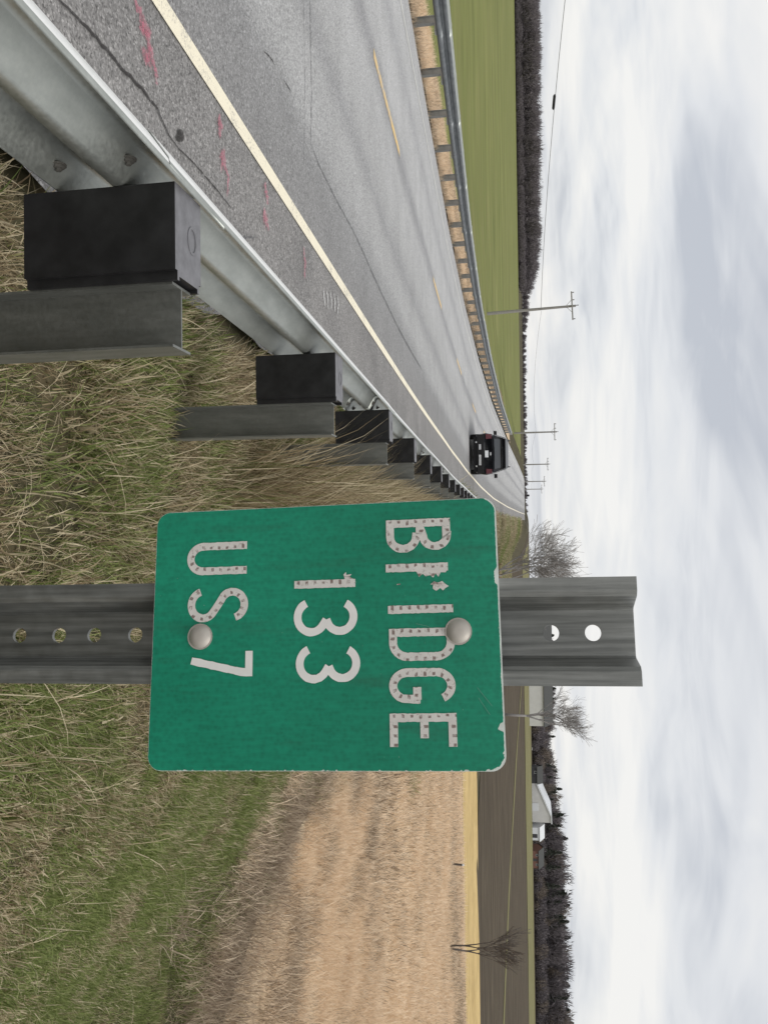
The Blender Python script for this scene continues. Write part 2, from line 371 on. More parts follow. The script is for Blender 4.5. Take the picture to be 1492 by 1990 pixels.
# ------------------------------------------------------------------ marks on the asphalt
def ribbon(name, pts, widths, mat, label=None, cat=None, dz=0.0035, jitter=0.25, parent=None, sub=5, kind=None):
    pts = [np.array(p, float) for p in pts]; P = []; Wd = []
    for i in range(len(pts)-1):
        for k in range(sub):
            t = k/sub; P.append(pts[i]*(1-t)+pts[i+1]*t); Wd.append(widths[i]*(1-t)+widths[i+1]*t)
    P.append(pts[-1]); Wd.append(widths[-1]); V = []; ev = []; Fc = []
    for i, p in enumerate(P):
        d = P[min(i+1, len(P)-1)]-P[max(i-1, 0)]; d[2] = 0; d /= np.linalg.norm(d)+1e-9; nrm = np.array([-d[1], d[0], 0])
        off = random.uniform(-jitter, jitter)*Wd[i]
        for s_, e_ in ((-0.5, 0.0), (-0.28, 1.0), (0.28, 1.0), (0.5, 0.0)):
            q = p+nrm*(s_*Wd[i]*random.uniform(0.75, 1.25)+off); q[2] = road_z(q[1])+dz; V.append(q); ev.append(e_ if 0 < i < len(P)-1 else 0.3*e_)
        if i:
            for k in range(3): Fc.append((4*(i-1)+k, 4*(i-1)+k+1, 4*i+k+1, 4*i+k))
    o = mesh_obj(name, V, Fc, mat, parent)
    a = o.data.attributes.new('edge', 'FLOAT', 'POINT'); a.data.foreach_set('value', np.array(ev, dtype=np.float32))
    return tag(o, label, cat, kind=kind)
def pr(l): return [pix_road(x, u) for x, u in l]
pk = [([(262, -5), (275, 30), (288, 62), (283, 75)], [.03, .06, .06, .04]), ([(278, 48), (276, 66)], [.04, .05]),
      ([(276, 105), (290, 100), (298, 116)], [.05, .10, .06]), ([(296, 118), (304, 140), (303, 165)], [.035, .03, .02]),
      ([(424, 225), (429, 240), (424, 262)], [.05, .07, .04]), ([(428, 296), (433, 312), (438, 322)], [.06, .12, .06]),
      ([(438, 322), (443, 345), (441, 385)], [.03, .03, .02]), ([(513, 355), (518, 380), (520, 398)], [.05, .06, .04]),
      ([(510, 418), (516, 425), (519, 434)], [.07, .11, .06]), ([(519, 434), (521, 450)], [.03, .02]),
      ([(588, 480), (592, 510), (590, 540)], [.04, .05, .03])]
for i, (p_, w_) in enumerate(pk):
    tag(ribbon('paint_mark', pr(p_), [v*1.25 for v in w_], 'pink_paint', dz=0.004+0.0006*i), kind='structure')
for i in range(5):
    tag(ribbon('paint_mark', pr([(628+i*7, 560+i*3), (630+i*7, 575+i*4), (632+i*6, 597+i*3)]), [.03, .045, .03], 'white_scuff', dz=0.004), kind='structure')
tag(ribbon('pavement_crack', pr([(105, -10), (150, 30), (190, 75), (235, 128), (285, 182), (308, 212), (328, 262), (350, 290), (385, 325), (420, 365), (455, 410)]),
           [.012, .018, .022, .02, .024, .016, .012, .009, .010, .012, .006], 'crack_dark', dz=0.003), kind='structure')
tag(ribbon('pavement_crack', pr([(603, -10), (604, 90), (606, 180), (604, 280), (620, 320), (652, 385), (690, 455), (730, 545), (775, 640), (820, 720)]),
           [.03, .03, .028, .028, .028, .03, .04, .05, .06, .06], 'seam_dark', dz=0.004, jitter=0.12), kind='structure')
tag(ribbon('pavement_crack', pr([(590, -10), (592, 90), (593, 200), (590, 320)]), [.02, .02, .02, .015], 'seam_dark', dz=0.005, jitter=0.12), kind='structure')
tag(ribbon('pavement_crack', pr([(512, 98), (524, 110), (530, 118), (534, 126)]), [.006, .014, .012, .006], 'crack_dark', dz=0.004), kind='structure')
tag(ribbon('pavement_crack', pr([(448, 460), (470, 463), (500, 461)]), [.012, .02, .012], 'seam_dark', dz=0.004), kind='structure')
tag(ribbon('pavement_crack', pr([(552, 156), (560, 168), (566, 178)]), [.006, .014, .008], 'crack_dark', dz=0.004), kind='structure')
hp = [pix_road(351+7*math.cos(a)*(1+.15*math.sin(3*a)), 264+13*math.sin(a), 0.005) for a in np.linspace(0, 2*math.pi, 18, endpoint=False)]
c0 = np.mean(hp, 0); hv = [c0]+hp
o = mesh_obj('drill_hole', hv, [(0, i+1, (i+1) % 18+1) for i in range(18)], 'crack_dark'); a = o.data.attributes.new('edge', 'FLOAT', 'POINT')
a.data.foreach_set('value', np.array([1.0]*19, dtype=np.float32)); tag(o, kind='structure')

# ------------------------------------------------------------------ guardrails
def wprofile(n=26):
    pts = [(-0.006, .3125), (0.006, .3135), (0.018, .3115), (.078, .268), (.084, .258), (.084, .226), (.078, .214), (.010, .176), (.003, .168), (.003, .144), (.010, .136),
           (.078, .098), (.084, .086), (.084, .054), (.078, .044), (.020, .003), (.006, 0.0)]
    return pts
def rail_panel(y0, y1, offs, side, ztop, parent, mat, topmat, step=0.19, push=0.0):
    """side -1: corrugation bulges towards -X (traffic to the left of the rail)"""
    prof = wprofile(); n = len(prof); ys = np.arange(y0, y1+step*0.5, step); T = 0.004; V = []; Fc = []; mi = []
    for y in ys:
        x0 = edge_x(y)+offs; z0 = road_z(y)+ztop-0.312
        for k, (w_, h_) in enumerate(prof): V.append((x0+side*(w_+push), y, z0+h_))
        for k, (w_, h_) in enumerate(prof): V.append((x0+side*(w_+push-T), y, z0+h_+(0.0015 if k < 2 else (-0.0015 if k > n-3 else 0))))
    m2 = 2*n
    for j in range(len(ys)-1):
        a = j*m2; b = a+m2
        for k in range(n-1):
            Fc.append((a+k, a+k+1, b+k+1, b+k)); mi.append(1 if k < 3 else 0)  # upper faces get topmat, a paler tone imitating skylight
            Fc.append((a+n+k, b+n+k, b+n+k+1, a+n+k+1)); mi.append(0)
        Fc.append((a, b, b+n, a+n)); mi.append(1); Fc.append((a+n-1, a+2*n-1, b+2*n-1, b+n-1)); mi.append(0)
    for a in (0, (len(ys)-1)*m2):
        for k in range(n-1): Fc.append((a+k, a+n+k, a+n+k+1, a+k+1)); mi.append(0)
    o = mesh_obj('rail_panel', V, Fc, None, parent, True, [mat, topmat], mi); return o
def ibeam(dep=.152, fl=.102, tw=.006, tf=.006):
    d, f = dep/2, fl/2
    return [(-d, -f), (-d+tf, -f), (-d+tf, -tw/2), (d-tf, -tw/2), (d-tf, -f), (d, -f), (d, f), (d-tf, f), (d-tf, tw/2), (-d+tf, tw/2), (-d+tf, f), (-d, f)]
NR = empty('guardrail', (edge_x(1.8)+NEARRAIL, 1.8, road_z(1.8)))
tag(NR, 'galvanized corrugated guardrail on steel posts with black blocks, its back towards the grass', 'guardrail')
_cache = {}
def shared(key, fn, name, mat, parent, loc, rz=0.0, smooth=False):
    if key not in _cache:
        mb = fn(); o = mb.build(name, mat, None, smooth); _cache[key] = o.data
    else:
        o = bpy.data.objects.new(name, _cache[key]); COL.objects.link(o)
    o.parent = parent; o.matrix_parent_inverse = Matrix.Translation(-Vector(parent.location)) if parent.parent is None else Matrix.Identity(4)
    o.location = loc; o.rotation_euler = (0, 0, rz); return o
RT = 0.735
def fn_post():
    mb = MB(); mb.prism(ibeam(), -0.9, RT-0.012); return mb
def fn_block():
    mb = MB(); d, f = .107, .075
    poly = [(-d, -f), (d-.012, -f), (d-.012, -f+.012), (d+.010, -f+.012), (d+.010, -f+.022), (d, -f+.022), (d, f-.022), (d+.010, f-.022), (d+.010, f-.012), (d-.012, f-.012), (d-.012, f), (-d, f)]
    mb.prism(poly, RT-.375, RT+.006); mb.mi[1] = 1  # top face gets the painted skylit grey
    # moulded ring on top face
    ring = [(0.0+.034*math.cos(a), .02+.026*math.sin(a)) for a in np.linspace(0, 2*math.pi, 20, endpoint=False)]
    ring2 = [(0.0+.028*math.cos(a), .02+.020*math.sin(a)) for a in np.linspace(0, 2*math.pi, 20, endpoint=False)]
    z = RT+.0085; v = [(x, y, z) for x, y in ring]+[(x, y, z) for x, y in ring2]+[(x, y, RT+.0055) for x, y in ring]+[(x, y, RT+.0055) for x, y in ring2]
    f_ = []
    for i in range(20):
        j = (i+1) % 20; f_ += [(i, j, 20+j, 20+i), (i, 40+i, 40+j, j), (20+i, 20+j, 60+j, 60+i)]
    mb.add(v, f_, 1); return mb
def fn_bolt(r=.014, n=6, h=.010):
    mb = MB()
    disc = [(r*1.35*math.cos(a), r*1.35*math.sin(a)) for a in np.linspace(0, 2*math.pi, 16, endpoint=False)]
    mb.prism(disc, 0, .004, lambda x, y, z: (z, x, y))
    hexa = [(r*math.cos(a), r*math.sin(a)) for a in np.linspace(0, 2*math.pi, n, endpoint=False)]
    mb.prism(hexa, .004, h, lambda x, y, z: (z, x, y))
    mb.prism([(x*.5, y*.5) for x, y in hexa], h, h+.006, lambda x, y, z: (z, x, y)); return mb
def seg_angle(y): return -math.atan((edge_x(y+.5)-edge_x(y-.5)))
def rigid(y): return edge_x(y)+NEARRAIL
PY = [1.86+1.905*k for k in range(-3, 24)]
for k, y in enumerate(PY):
    a = seg_angle(y); xb = rigid(y); z = float(road_z(y)); dz = random.uniform(-.006, .006)
    tilt = random.uniform(-.01, .01)
    b = shared('block', fn_block, 'blockout', ['block_black', 'block_top_skylit'], NR, (xb+.107+.003, y, z+dz), a)
    p = shared('npost', fn_post, 'post', 'galv_post', NR, (xb+.225+.076, y, z+dz+random.uniform(-.012, .004)), a); p.rotation_euler = (tilt, tilt*.5, a)
for k in range(-2, 12):
    y0 = PY[3]+3.81*(k-1)-.14
    if y0 > 44: break
    o = rail_panel(y0, y0+3.81+.30, NEARRAIL, -1, RT+.012, NR, 'galv_rail', 'galv_top_skylit', push=0.006*(k % 2))
    o.matrix_parent_inverse = Matrix.Translation(-Vector(NR.location))
    ys_ = y0+.15
    if 0 < ys_ < 14:
        for s_ in (-.112, .112):
            for h_ in (.198, .114, .024):
                hx = {.288: .050, .198: .049, .114: .049, .024: .050}[h_]
                shared('bolt', fn_bolt, 'splice_bolt', 'rusty_bolt', NR, (rigid(ys_+s_-.0)-hx+.003, ys_+s_, float(road_z(ys_+s_))+RT+.012-.312+h_))

FR = empty('guardrail', (edge_x(20)-FARRAIL, 20, road_z(20)))
tag(FR, 'dark weathered guardrail on closely spaced posts in front of the green field', 'guardrail')
fy = [5.0+1.905*k for k in range(-2, 44)]
def fn_fpost():
    mb = MB(); mb.prism(ibeam(), -0.9, RT-.02); return mb
def fn_fblock():
    mb = MB(); mb.box((0, 0, RT-.17), (.095, .07, .17)); return mb
for y in fy:
    x = edge_x(y)-FARRAIL; z = float(road_z(y)); a = seg_angle(y)
    shared('fblock', fn_fblock, 'blockout', 'galv_farpost', FR, (x-.098, y, z), a)
    shared('fpost', fn_fpost, 'post', 'galv_farpost', FR, (x-.27, y, z), a)
for k in range(0, 22):
    y0 = fy[0]+3.81*k
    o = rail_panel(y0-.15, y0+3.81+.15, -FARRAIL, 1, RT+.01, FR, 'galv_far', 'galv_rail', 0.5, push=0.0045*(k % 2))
    o.matrix_parent_inverse = Matrix.Translation(-Vector(FR.location))

# ------------------------------------------------------------------ the sign
t = MT('sign_green', 0.5, spec=0.4); o_ = t.coord()
rib = t.noise(t.coord('Object', (1, 1, 0.12)), 420, 2); hon = t.n.new('ShaderNodeTexVoronoi'); hon.inputs['Scale'].default_value = 330; t.l.new(o_, hon.inputs['Vector'])
c = t.ramp(t.noise(o_, 9, 4), [(0.3, (0.004, 0.195, 0.112)), (0.7, (0.010, 0.265, 0.158))])
c = t.mix(0.25, c, t.ramp(rib, [(0.35, 0.35), (0.65, 0.65)]), 'OVERLAY'); c = t.mix(0.40, c, t.ramp(hon.outputs[0], [(0.0, 0.35), (0.7, 0.65)]), 'OVERLAY')
grime = t.ramp(t.noise(t.coord('Object', (1, 1, 0.16)), 55, 4, 0.6), [(0.56, 0.0), (0.75, 0.35)]); c = t.mix(grime, c, (0.03, 0.10, 0.065)); fleck = t.ramp(t.noise(o_, 330, 2, 0.8), [(0.735, 0.0), (0.77, 0.5)]); c = t.mix(fleck, c, (0.30, 0.45, 0.38)); t.color(c)
plain('sign_white', (0.84, 0.82, 0.79), 0.55, var=0.06, scale=60)
plain('sign_edge', (0.70, 0.74, 0.70), 0.5, var=0.15, scale=80)
t = MT('letter_worn', 0.6); uvs = t.n.new('ShaderNodeSeparateXYZ'); t.l.new(t.tc.outputs['UV'], uvs.inputs[0])
fr_ = t.math('FRACT', t.math('MULTIPLY', uvs.outputs[0], 1/5.4)); tri = t.math('ABSOLUTE', t.math('SUBTRACT', fr_, 0.5))
side_ = t.math('ABSOLUTE', t.math('SUBTRACT', uvs.outputs[1], t.math('ADD', 0.22, t.math('MULTIPLY', t.noise(o2 := t.coord('Object'), 160, 1), 0.9))))
spot = t.math('MULTIPLY', t.ramp(tri, [(0.13, 1.0), (0.20, 0.0)]), t.ramp(side_, [(0.16, 1.0), (0.27, 0.0)]))
spot = t.math('MULTIPLY', spot, t.ramp(t.noise(o2, 260, 3, .7), [(0.34, 0.15), (0.50, 1.0)]))
c = t.mix(spot, t.ramp(t.noise(o2, 120, 3), [(0.3, (0.66, 0.63, 0.59)), (0.7, (0.76, 0.73, 0.69))]), (0.25, 0.19, 0.17)); c = t.mix(t.ramp(t.noise(o2, 480, 2, .8), [(0.58, 0.0), (0.68, 0.5)]), c, (0.33, 0.28, 0.25)); t.color(c)

SG_M = None
q = [0.076021, 0.501919, 1.322393, -0.199951, -0.015026, -0.034581]
Rm = Matrix.Rotation(q[3], 3, 'Z') @ Matrix.Rotation(q[4], 3, 'X') @ Matrix.Rotation(q[5], 3, 'Y')
SG = empty('bridge_sign'); SG.matrix_world = Matrix.Translation(q[:3]) @ Rm.to_4x4()
tag(SG, 'small green bridge number sign with worn white lettering bolted to a steel channel post', 'sign')
MM = 0.001
def rrect(W, H, r, n=8):
    P = []
    for cx, cy, a0 in ((W-r, H-r, 0), (-W+r, H-r, 90), (-W+r, -H+r, 180), (W-r, -H+r, 270)):
        for k in range(n+1):
            a = math.radians(a0+90*k/n); P.append((cx+r*math.cos(a), cy+r*math.sin(a)))
    return P
mb = MB(); outl = rrect(82.5, 111.5, 9.0)
mb.prism(outl, 0, 1.6, lambda x, y, z: (x*MM, z*MM, y*MM))
plate = mb.build('plate', 'sign_edge', SG)
# green sheet with chipped edge
def chipped():
    P = []; base = rrect(82.5, 111.5, 9.0, 14); n = len(base)
    for i in range(n):
        a = np.array(base[i]); b = np.array(base[(i+1) % n]); Ld = np.linalg.norm(b-a); k = max(1, int(Ld/0.8))
        for j in range(k): P.append(a+(b-a)*j/k)
    out_ = []
    for p_ in P:
        x, y = p_; ins = 0.25+random.random()*0.15
        if y > 105: ins = 0.8+random.random()*0.25
        for cx, cy, r, dpt in ((-33, 111.5, 6.5, 3.0), (27, 111.5, 3.5, 1.3), (57, 111.5, 3.2, 4.0), (-60, 111.5, 3, .5)):
            d_ = math.hypot(x-cx, y-cy)
            if d_ < r: ins = max(ins, dpt*min(1, (1-d_/r)*2.2)*random.uniform(.75, 1.05))
        if x > 62 and y > 90: ins = max(ins, 1.7*random.uniform(.6, 1.1)) if x+y > 182 else ins
        if x > 80 and random.random() < .10: ins = random.uniform(.6, 1.3)
        nrm = np.array([x/82.5 if abs(x) > 73 else 0, y/111.5 if abs(y) > 102 else 0]); nrm /= (np.linalg.norm(nrm)+1e-9)
        out_.append(tuple(p_-nrm*ins))
    return out_
mb = MB(); mb.prism(chipped(), -0.25, 0.2, lambda x, y, z: (x*MM, z*MM, y*MM)); mb.build('green_sheet', 'sign_green', plate)

def arc(cx, cy, rx, ry, a0, a1, n=14): return [(cx+rx*math.cos(math.radians(a0+(a1-a0)*k/n)), cy+ry*math.sin(math.radians(a0+(a1-a0)*k/n))) for k in range(n+1)]
def stroke_mesh(strokes, wd, yo=-0.55, closed=()):
    """ribbons in sign plane (mm), UV u = length mm, v = 0..1 across"""
    V = []; Fc = []; UV = []
    for si, S in enumerate(strokes):
        S = [np.array(p, float) for p in S]; S = [S[0]]+[b for a, b in zip(S, S[1:]) if np.linalg.norm(b-a) > .02]; Q = [S[0]]
        for i in range(1, len(S)):
            k = max(1, int(np.linalg.norm(S[i]-S[i-1])/1.5))
            for j in range(1, k+1): Q.append(S[i-1]+(S[i]-S[i-1])*j/k)
        cum = 0; base = len(V); yy = yo-0.012*si
        for i, p_ in enumerate(Q):
            d1 = Q[i]-Q[i-1] if i else Q[1]-Q[0]; d2 = Q[i+1]-Q[i] if i < len(Q)-1 else d1
            d1 = d1/np.linalg.norm(d1); d2 = d2/np.linalg.norm(d2); dm = d1+d2; dm /= np.linalg.norm(dm)+1e-9
            c_ = max(0.45, float(dm@d1)); nrm = np.array([-dm[1], dm[0]])/c_
            if i: cum += np.linalg.norm(Q[i]-Q[i-1])
            jt = random.uniform(.93, 1.07)
            for s_ in (-.5, .5): V.append(((p_+nrm*s_*wd*jt)[0]*MM, yy*MM, (p_+nrm*s_*wd)[1]*MM)); UV.append((cum, s_+.5))
            if i: k0 = base+2*(i-1); Fc.append((k0, k0+2, k0+3, k0+1))
    return V, Fc, UV
def letter(strokes, wd, worn, polys=()):
    V, Fc, UV = stroke_mesh(strokes, wd)
    for P in polys:
        b0 = len(V); V += [(x*MM, -0.00057, y*MM) for x, y in P]; UV += [(x, .5) for x, y in P]; Fc.append(tuple(range(b0, b0+len(P))))
    o = mesh_obj('letter', V, Fc, 'letter_worn' if worn else 'sign_white', plate)
    l = o.data.uv_layers.new(name='UVMap')
    for p_ in o.data.polygons:
        for li, vi in zip(p_.loop_indices, p_.vertices): l.data[li].uv = UV[vi]
    return o
s = 5.0
def frame(x0, y0, w_, h_=40.5):
    return lambda P: [(x0+a*w_, y0+b*h_) for a, b in P]
def G(strokes, x0, y0, w_, h_=40.5, wd=s, worn=True, polys=()):
    hw = wd/2
    # strokes given in mm relative, baseline 0..h_
    return letter([[(x0+a, y0+b) for a, b in S] for S in strokes], wd, worn, [[(x0+a, y0+b) for a, b in P] for P in polys])
H_ = 40.5; h2 = s/2
# B
G([[(h2, 0), (h2, H_)], [(s, H_-h2)]+[(11, H_-h2)]+arc(11, H_*.77-.3, 6.6, H_*.23-h2+.6, 90, -90)+[(s, H_*.53)],
   [(s, H_*.53-.1)]+[(11, H_*.53-.1)]+arc(11, H_*.265, 7.6, H_*.265-h2, 90, -90)+[(s, h2)]], -70.6, 42.2, 20)
# R, badly worn: stem, ragged start of the bowl, a loose scrap
G([[(h2, 0), (h2, H_-1.5)]], -42.4, 41.6, 18, polys=[
    [(s-.4, 38.6), (s+1.2, 37.5), (s+1.0, 34.5), (s+3.8, 33.0), (s+1.7, 31.3), (s+4.2, 29.8), (s+2.6, 27.6), (s+3.3, 25.0), (s+1.6, 23.2), (s+3.6, 20.8), (s+.6, 19.6), (s-.4, 18.4)],
    [(11.5, 35.2), (13.6, 37.4), (14.8, 39.2), (16.0, 37.0), (17.4, 35.6), (15.8, 33.9), (17.6, 31.4), (16.0, 29.2), (13.6, 29.6), (13.4, 27.8), (11.6, 30.2), (12.4, 32.6)],
    [(12.2, 9.2), (12.5, 7.0), (13.1, 6.8), (13.0, 9.0)]])
# I D G E
G([[(h2, 0), (h2, H_)]], -16.4, 42.6, s)
G([[(h2, 0), (h2, H_)], [(s, H_-h2), (8.8, H_-h2)]+arc(8.8, H_-11.5, 8.4, 9.0, 90, 0)+arc(8.8, 11.5, 8.4, 9.0, 0, -90)+[(s, h2)]], -2.2, 43.0, 20)
G([arc(10.5, H_-11.5, 8.0, 9.0, 25, 90, 8)+arc(10.5, H_-11.5, 8.0, 9.0, 90, 180, 10)+arc(10.5, 11.5, 8.0, 9.0, 180, 270, 10)+arc(10.5, 11.5, 8.0, 9.0, 270, 340, 8)+[(18.6, 18.0), (18.6, 19.0)], [(18.8, 17.2), (11.2, 17.2)]], 22.0, 42.6, 21)
G([[(h2, 0), (h2, H_)], [(s, H_-h2), (19.5, H_-h2)], [(s, H_*.52), (14.5, H_*.52)], [(s, h2), (19.5, h2)]], 48.8, 42.6, 19)
# 1 (chipped top) 3 3
G([[(h2, 0), (h2, H_-1)]], -34.0, -17.4, s, polys=[[(.2, 38.5), (-1.6, 36.0), (-3.2, 37.2), (-2.7, 33.8), (-4.6, 33.6), (-3.0, 31.9), (-.2, 32.8), (.2, 31)]])
three = [arc(9.8, H_-11.0, 9.0, 8.7, 155, 90, 8)+arc(9.8, H_-11.0, 9.0, 8.7, 90, -55, 14)+[(11.5, H_*.515)],
         [(11.5, H_*.515)]+arc(9.8, 11.2, 9.4, 8.9, 58, -90, 14)+arc(9.8, 11.2, 9.4, 8.9, -90, -158, 8)]
G(three, -20.5, -17.4, 20, wd=5.0, worn=False)
G(three, 8.4, -15.9, 20, wd=5.0, worn=False)
# U S 7
G([[(h2, H_), (h2, 11.0)]+arc(10.6, 11.0, 8.1, 8.5, 180, 360, 18)+[(18.7, H_)]], -61.0, -89.6, 21)
G([arc(10.4, H_-10.6, 8.4, 8.1, 15, 90, 8)+arc(10.4, H_-10.6, 8.2, 8.1, 90, 225, 14)+[(10.2, H_*.51)]+arc(10.2, 10.6, 8.6, 8.1, 48, -90, 14)+arc(10.2, 10.6, 8.6, 8.1, -90, -165, 8)], -30.6, -88.2, 21)
G([[(0, H_-2.4), (15.8, H_-2.4)], [(13.4, H_-3.2), (13.0, 33), (5.6, 0)]], 9.4, -84.6, 15, wd=4.8, worn=False)
# scratches
sv_, sf_, _ = stroke_mesh([[(34, 96), (45, 104.5)], [(40, 96.5), (50, 103)], [(-5, 60), (-3, 68)]], 0.35, -0.6)
plain('scratch', (0.10, 0.30, 0.22), 0.6); mesh_obj('scratch', sv_, sf_, 'scratch', plate)
# dome bolts
def dome(r, h, n=24, m_=9):
    V = [(0, -h, 0)]; Fc = []
    for i in range(1, m_+1):
        a = math.pi/2*i/m_
        for k in range(n): b = 2*math.pi*k/n; V.append((r*math.sin(a)*math.cos(b), -h*(1-math.sin(a)**3.2) if i < m_ else 0.0, r*math.sin(a)*math.sin(b)))
    for k in range(n):
        k2 = (k+1) % n; Fc.append((0, 1+k, 1+k2))
        for i in range(m_-1): Fc.append((1+i*n+k, 1+(i+1)*n+k, 1+(i+1)*n+k2, 1+i*n+k2))
    return V, Fc
for bx_, bz_ in ((0.3, 85.8), (-0.2, -79.2)):
    V, Fc = dome(7.9*MM, 3.6*MM); o = mesh_obj('bolt', V, Fc, 'bolt_steel', SG, True); o.location = (bx_*MM, -0.0004, bz_*MM)
    mb = MB(); rr = [(8.3*math.cos(a), 8.3*math.sin(a)) for a in np.linspace(0, 2*math.pi, 24, endpoint=False)]
    mb.prism(rr, -.5, .1, lambda x, y, z: (x*MM, (z-0.2)*MM, y*MM)); w_ = mb.build('washer', 'bolt_steel', o)
# U-channel post with punched holes
def channel(zlo, zhi, holes):
    mb = MB(); T = 3.0; D = 21.0; yb = 2.2
    # profile: lip, flank, web, flank, lip  (x mm, y mm behind plate)
    prof = [(-32.5, yb), (-24.0, yb), (-21.0, yb+2.5), (-15.5, yb+D-1.5), (-14.0, yb+D)]
    for sgn in (1, -1):
        outer = [(sgn*x, y) for x, y in prof]; inner = []
        nn = []
        for i in range(len(outer)):
            a = np.array(outer[max(0, i-1)]); b = np.array(outer[min(len(outer)-1, i+1)]); d = b-a; d /= np.linalg.norm(d); nn.append(np.array([-d[1], d[0]]))
        for p_, n_ in zip(outer, nn):
            n_ = n_ if n_[1] > 0 or (abs(n_[1]) < 1e-6) else -n_
            inner.append(tuple(np.array(p_)+n_*T))
        poly = outer+inner[::-1]
        mb.prism(poly, zlo, zhi, lambda x, y, z: (x*MM, y*MM, z*MM))
    n = 32; wx = 14.0
    per = []
    P = 24.7
    zs = sorted(holes); edges = [zlo]+[h-P/2 for h in zs[:1]]
    def ring(zc, z0, z1, r):
        o2_, i2_ = [], []
        for k in range(n):
            a = 2*math.pi*(k+.5)/n; ca, sa = math.cos(a), math.sin(a)
            hx, hz = wx, (z1-zc if sa > 0 else zc-z0)
            tt = min(hx/abs(ca) if abs(ca) > 1e-6 else 1e9, hz/abs(sa) if abs(sa) > 1e-6 else 1e9)
            o2_.append((ca*tt, zc+sa*tt)); i2_.append((r*ca, zc+r*sa))
        # snap four corners
        for cx, cz in ((wx, z1), (-wx, z1), (-wx, z0), (wx, z0)):
            k = min(range(n), key=lambda q_: (o2_[q_][0]-cx)**2+(o2_[q_][1]-cz)**2); o2_[k] = (cx, cz)
        V = []; Fc = []
        for y in (yb+D, yb+D+T):
            V += [(x*MM, y*MM, z*MM) for x, z in o2_]+[(x*MM, y*MM, z*MM) for x, z in i2_]
        for k in range(n):
            j = (k+1) % n
            Fc += [(k, j, n+j, n+k), (2*n+k, 3*n+k, 3*n+j, 2*n+j), (n+k, n+j, 3*n+j, 3*n+k)]
        mb.add(V, Fc)
    zc_prev = zlo
    for i, h in enumerate(zs):
        z0 = max((h+zs[i-1])/2, h-P/2) if i else h-P/2; z1 = min((h+zs[i+1])/2, h+P/2) if i < len(zs)-1 else h+P/2
        if i and z0 > last+1e-6: mb.box((0, (yb+D+T/2)*MM, (last+z0)/2*MM), (wx*MM, T/2*MM, (z0-last)/2*MM))
        if i == 0 and z0 > zlo: mb.box((0, (yb+D+T/2)*MM, (zlo+z0)/2*MM), (wx*MM, T/2*MM, (z0-zlo)/2*MM))
        ring(h, z0, min(z1, zhi), 5.1)
        last = z1
    if last < zhi: mb.box((0, (yb+D+T/2)*MM, (last+zhi)/2*MM), (wx*MM, T/2*MM, (zhi-last)/2*MM))
    return mb
holes = [141.3-25.2+24.9*k for k in range(-2, 3)][3:]
holes = [142.3, 168.1, -134.7, -164.5, -190.4, -220.0]+[-247.5-27.5*k for k in range(0, 18)]
hs = sorted(holes)
post = channel(-1900, 193.0, hs).build('post', 'galv_sign', SG)
post.rotation_euler = (0, math.radians(1.06), 0); post.location = (-.0013, 0, 0)

# ------------------------------------------------------------------ black SUV
plain('suv_paint', (0.008, 0.009, 0.012), 0.25, spec=0.6, var=0.1)
plain('suv_trim', (0.010, 0.010, 0.011), 0.6)
plain('glass_dark', (0.045, 0.052, 0.062), 0.06, spec=0.9, var=0.05)
plain('tail_red', (0.09, 0.012, 0.02), 0.25, spec=0.6)
plain('chrome', (0.75, 0.76, 0.78), 0.2, 0.8); plain('plate_white', (0.72, 0.74, 0.76), 0.5); plain('tyre', (0.02, 0.02, 0.02), 0.85)
plain('rim', (0.35, 0.36, 0.37), 0.35, 0.7)
SY = 38.0; CAR = empty('black_suv', (float(at_depth(950, 882, SY)[0]), SY, float(road_z(SY))), 0.055)
tag(CAR, 'black sport utility vehicle driving away in the right lane', 'car')
def loft(secs, mi=0, mb=None):
    """secs: list of (y, [(x,z)...]) closed rings"""
    mb = mb or MB(); n = len(secs[0][1]); V = [(x, y, z) for y, P in secs for x, z in P]; Fc = []
    for i in range(len(secs)-1):
        for k in range(n): k2 = (k+1) % n; Fc.append((i*n+k, i*n+k2, (i+1)*n+k2, (i+1)*n+k))
    Fc.append(tuple(range(n))); Fc.append(tuple((len(secs)-1)*n+k for k in range(n-1, -1, -1)))
    mb.add(V, Fc, mi); return mb
def sec(wb, wm, wt, z0, zm, zt, c=.05):
    R_ = [(wb-c, z0), (wb, z0+c), (wm, zm), (wt, zt-c), (wt-c*1.2, zt)]
    return R_+[(-x, z) for x, z in R_[::-1]]
# y=0 rear .. 4.8 front
body = loft([(0.02, sec(.86, .92, .86, .36, .72, 1.04)), (0.18, sec(.90, .965, .91, .30, .74, 1.08)), (1.0, sec(.92, .975, .93, .27, .75, 1.09)), (3.4, sec(.92, .975, .92, .27, .75, 1.06)),
             (3.7, sec(.92, .97, .88, .28, .72, 1.02)), (4.55, sec(.90, .95, .82, .30, .66, .92)), (4.8, sec(.80, .86, .74, .36, .62, .82))]).build('body', 'suv_paint', CAR, True)
cab = loft([(0.10, sec(.85, .86, .68, 1.06, 1.10, 1.66, .06)), (0.32, sec(.88, .88, .70, 1.06, 1.12, 1.73, .07)), (2.3, sec(.89, .89, .71, 1.05, 1.12, 1.75, .07)), (2.75, sec(.88, .88, .68, 1.05, 1.1, 1.69, .07)), (3.5, sec(.84, .84, .74, 1.0, 1.03, 1.08, .03))]).build('cabin', 'suv_paint', CAR, True)
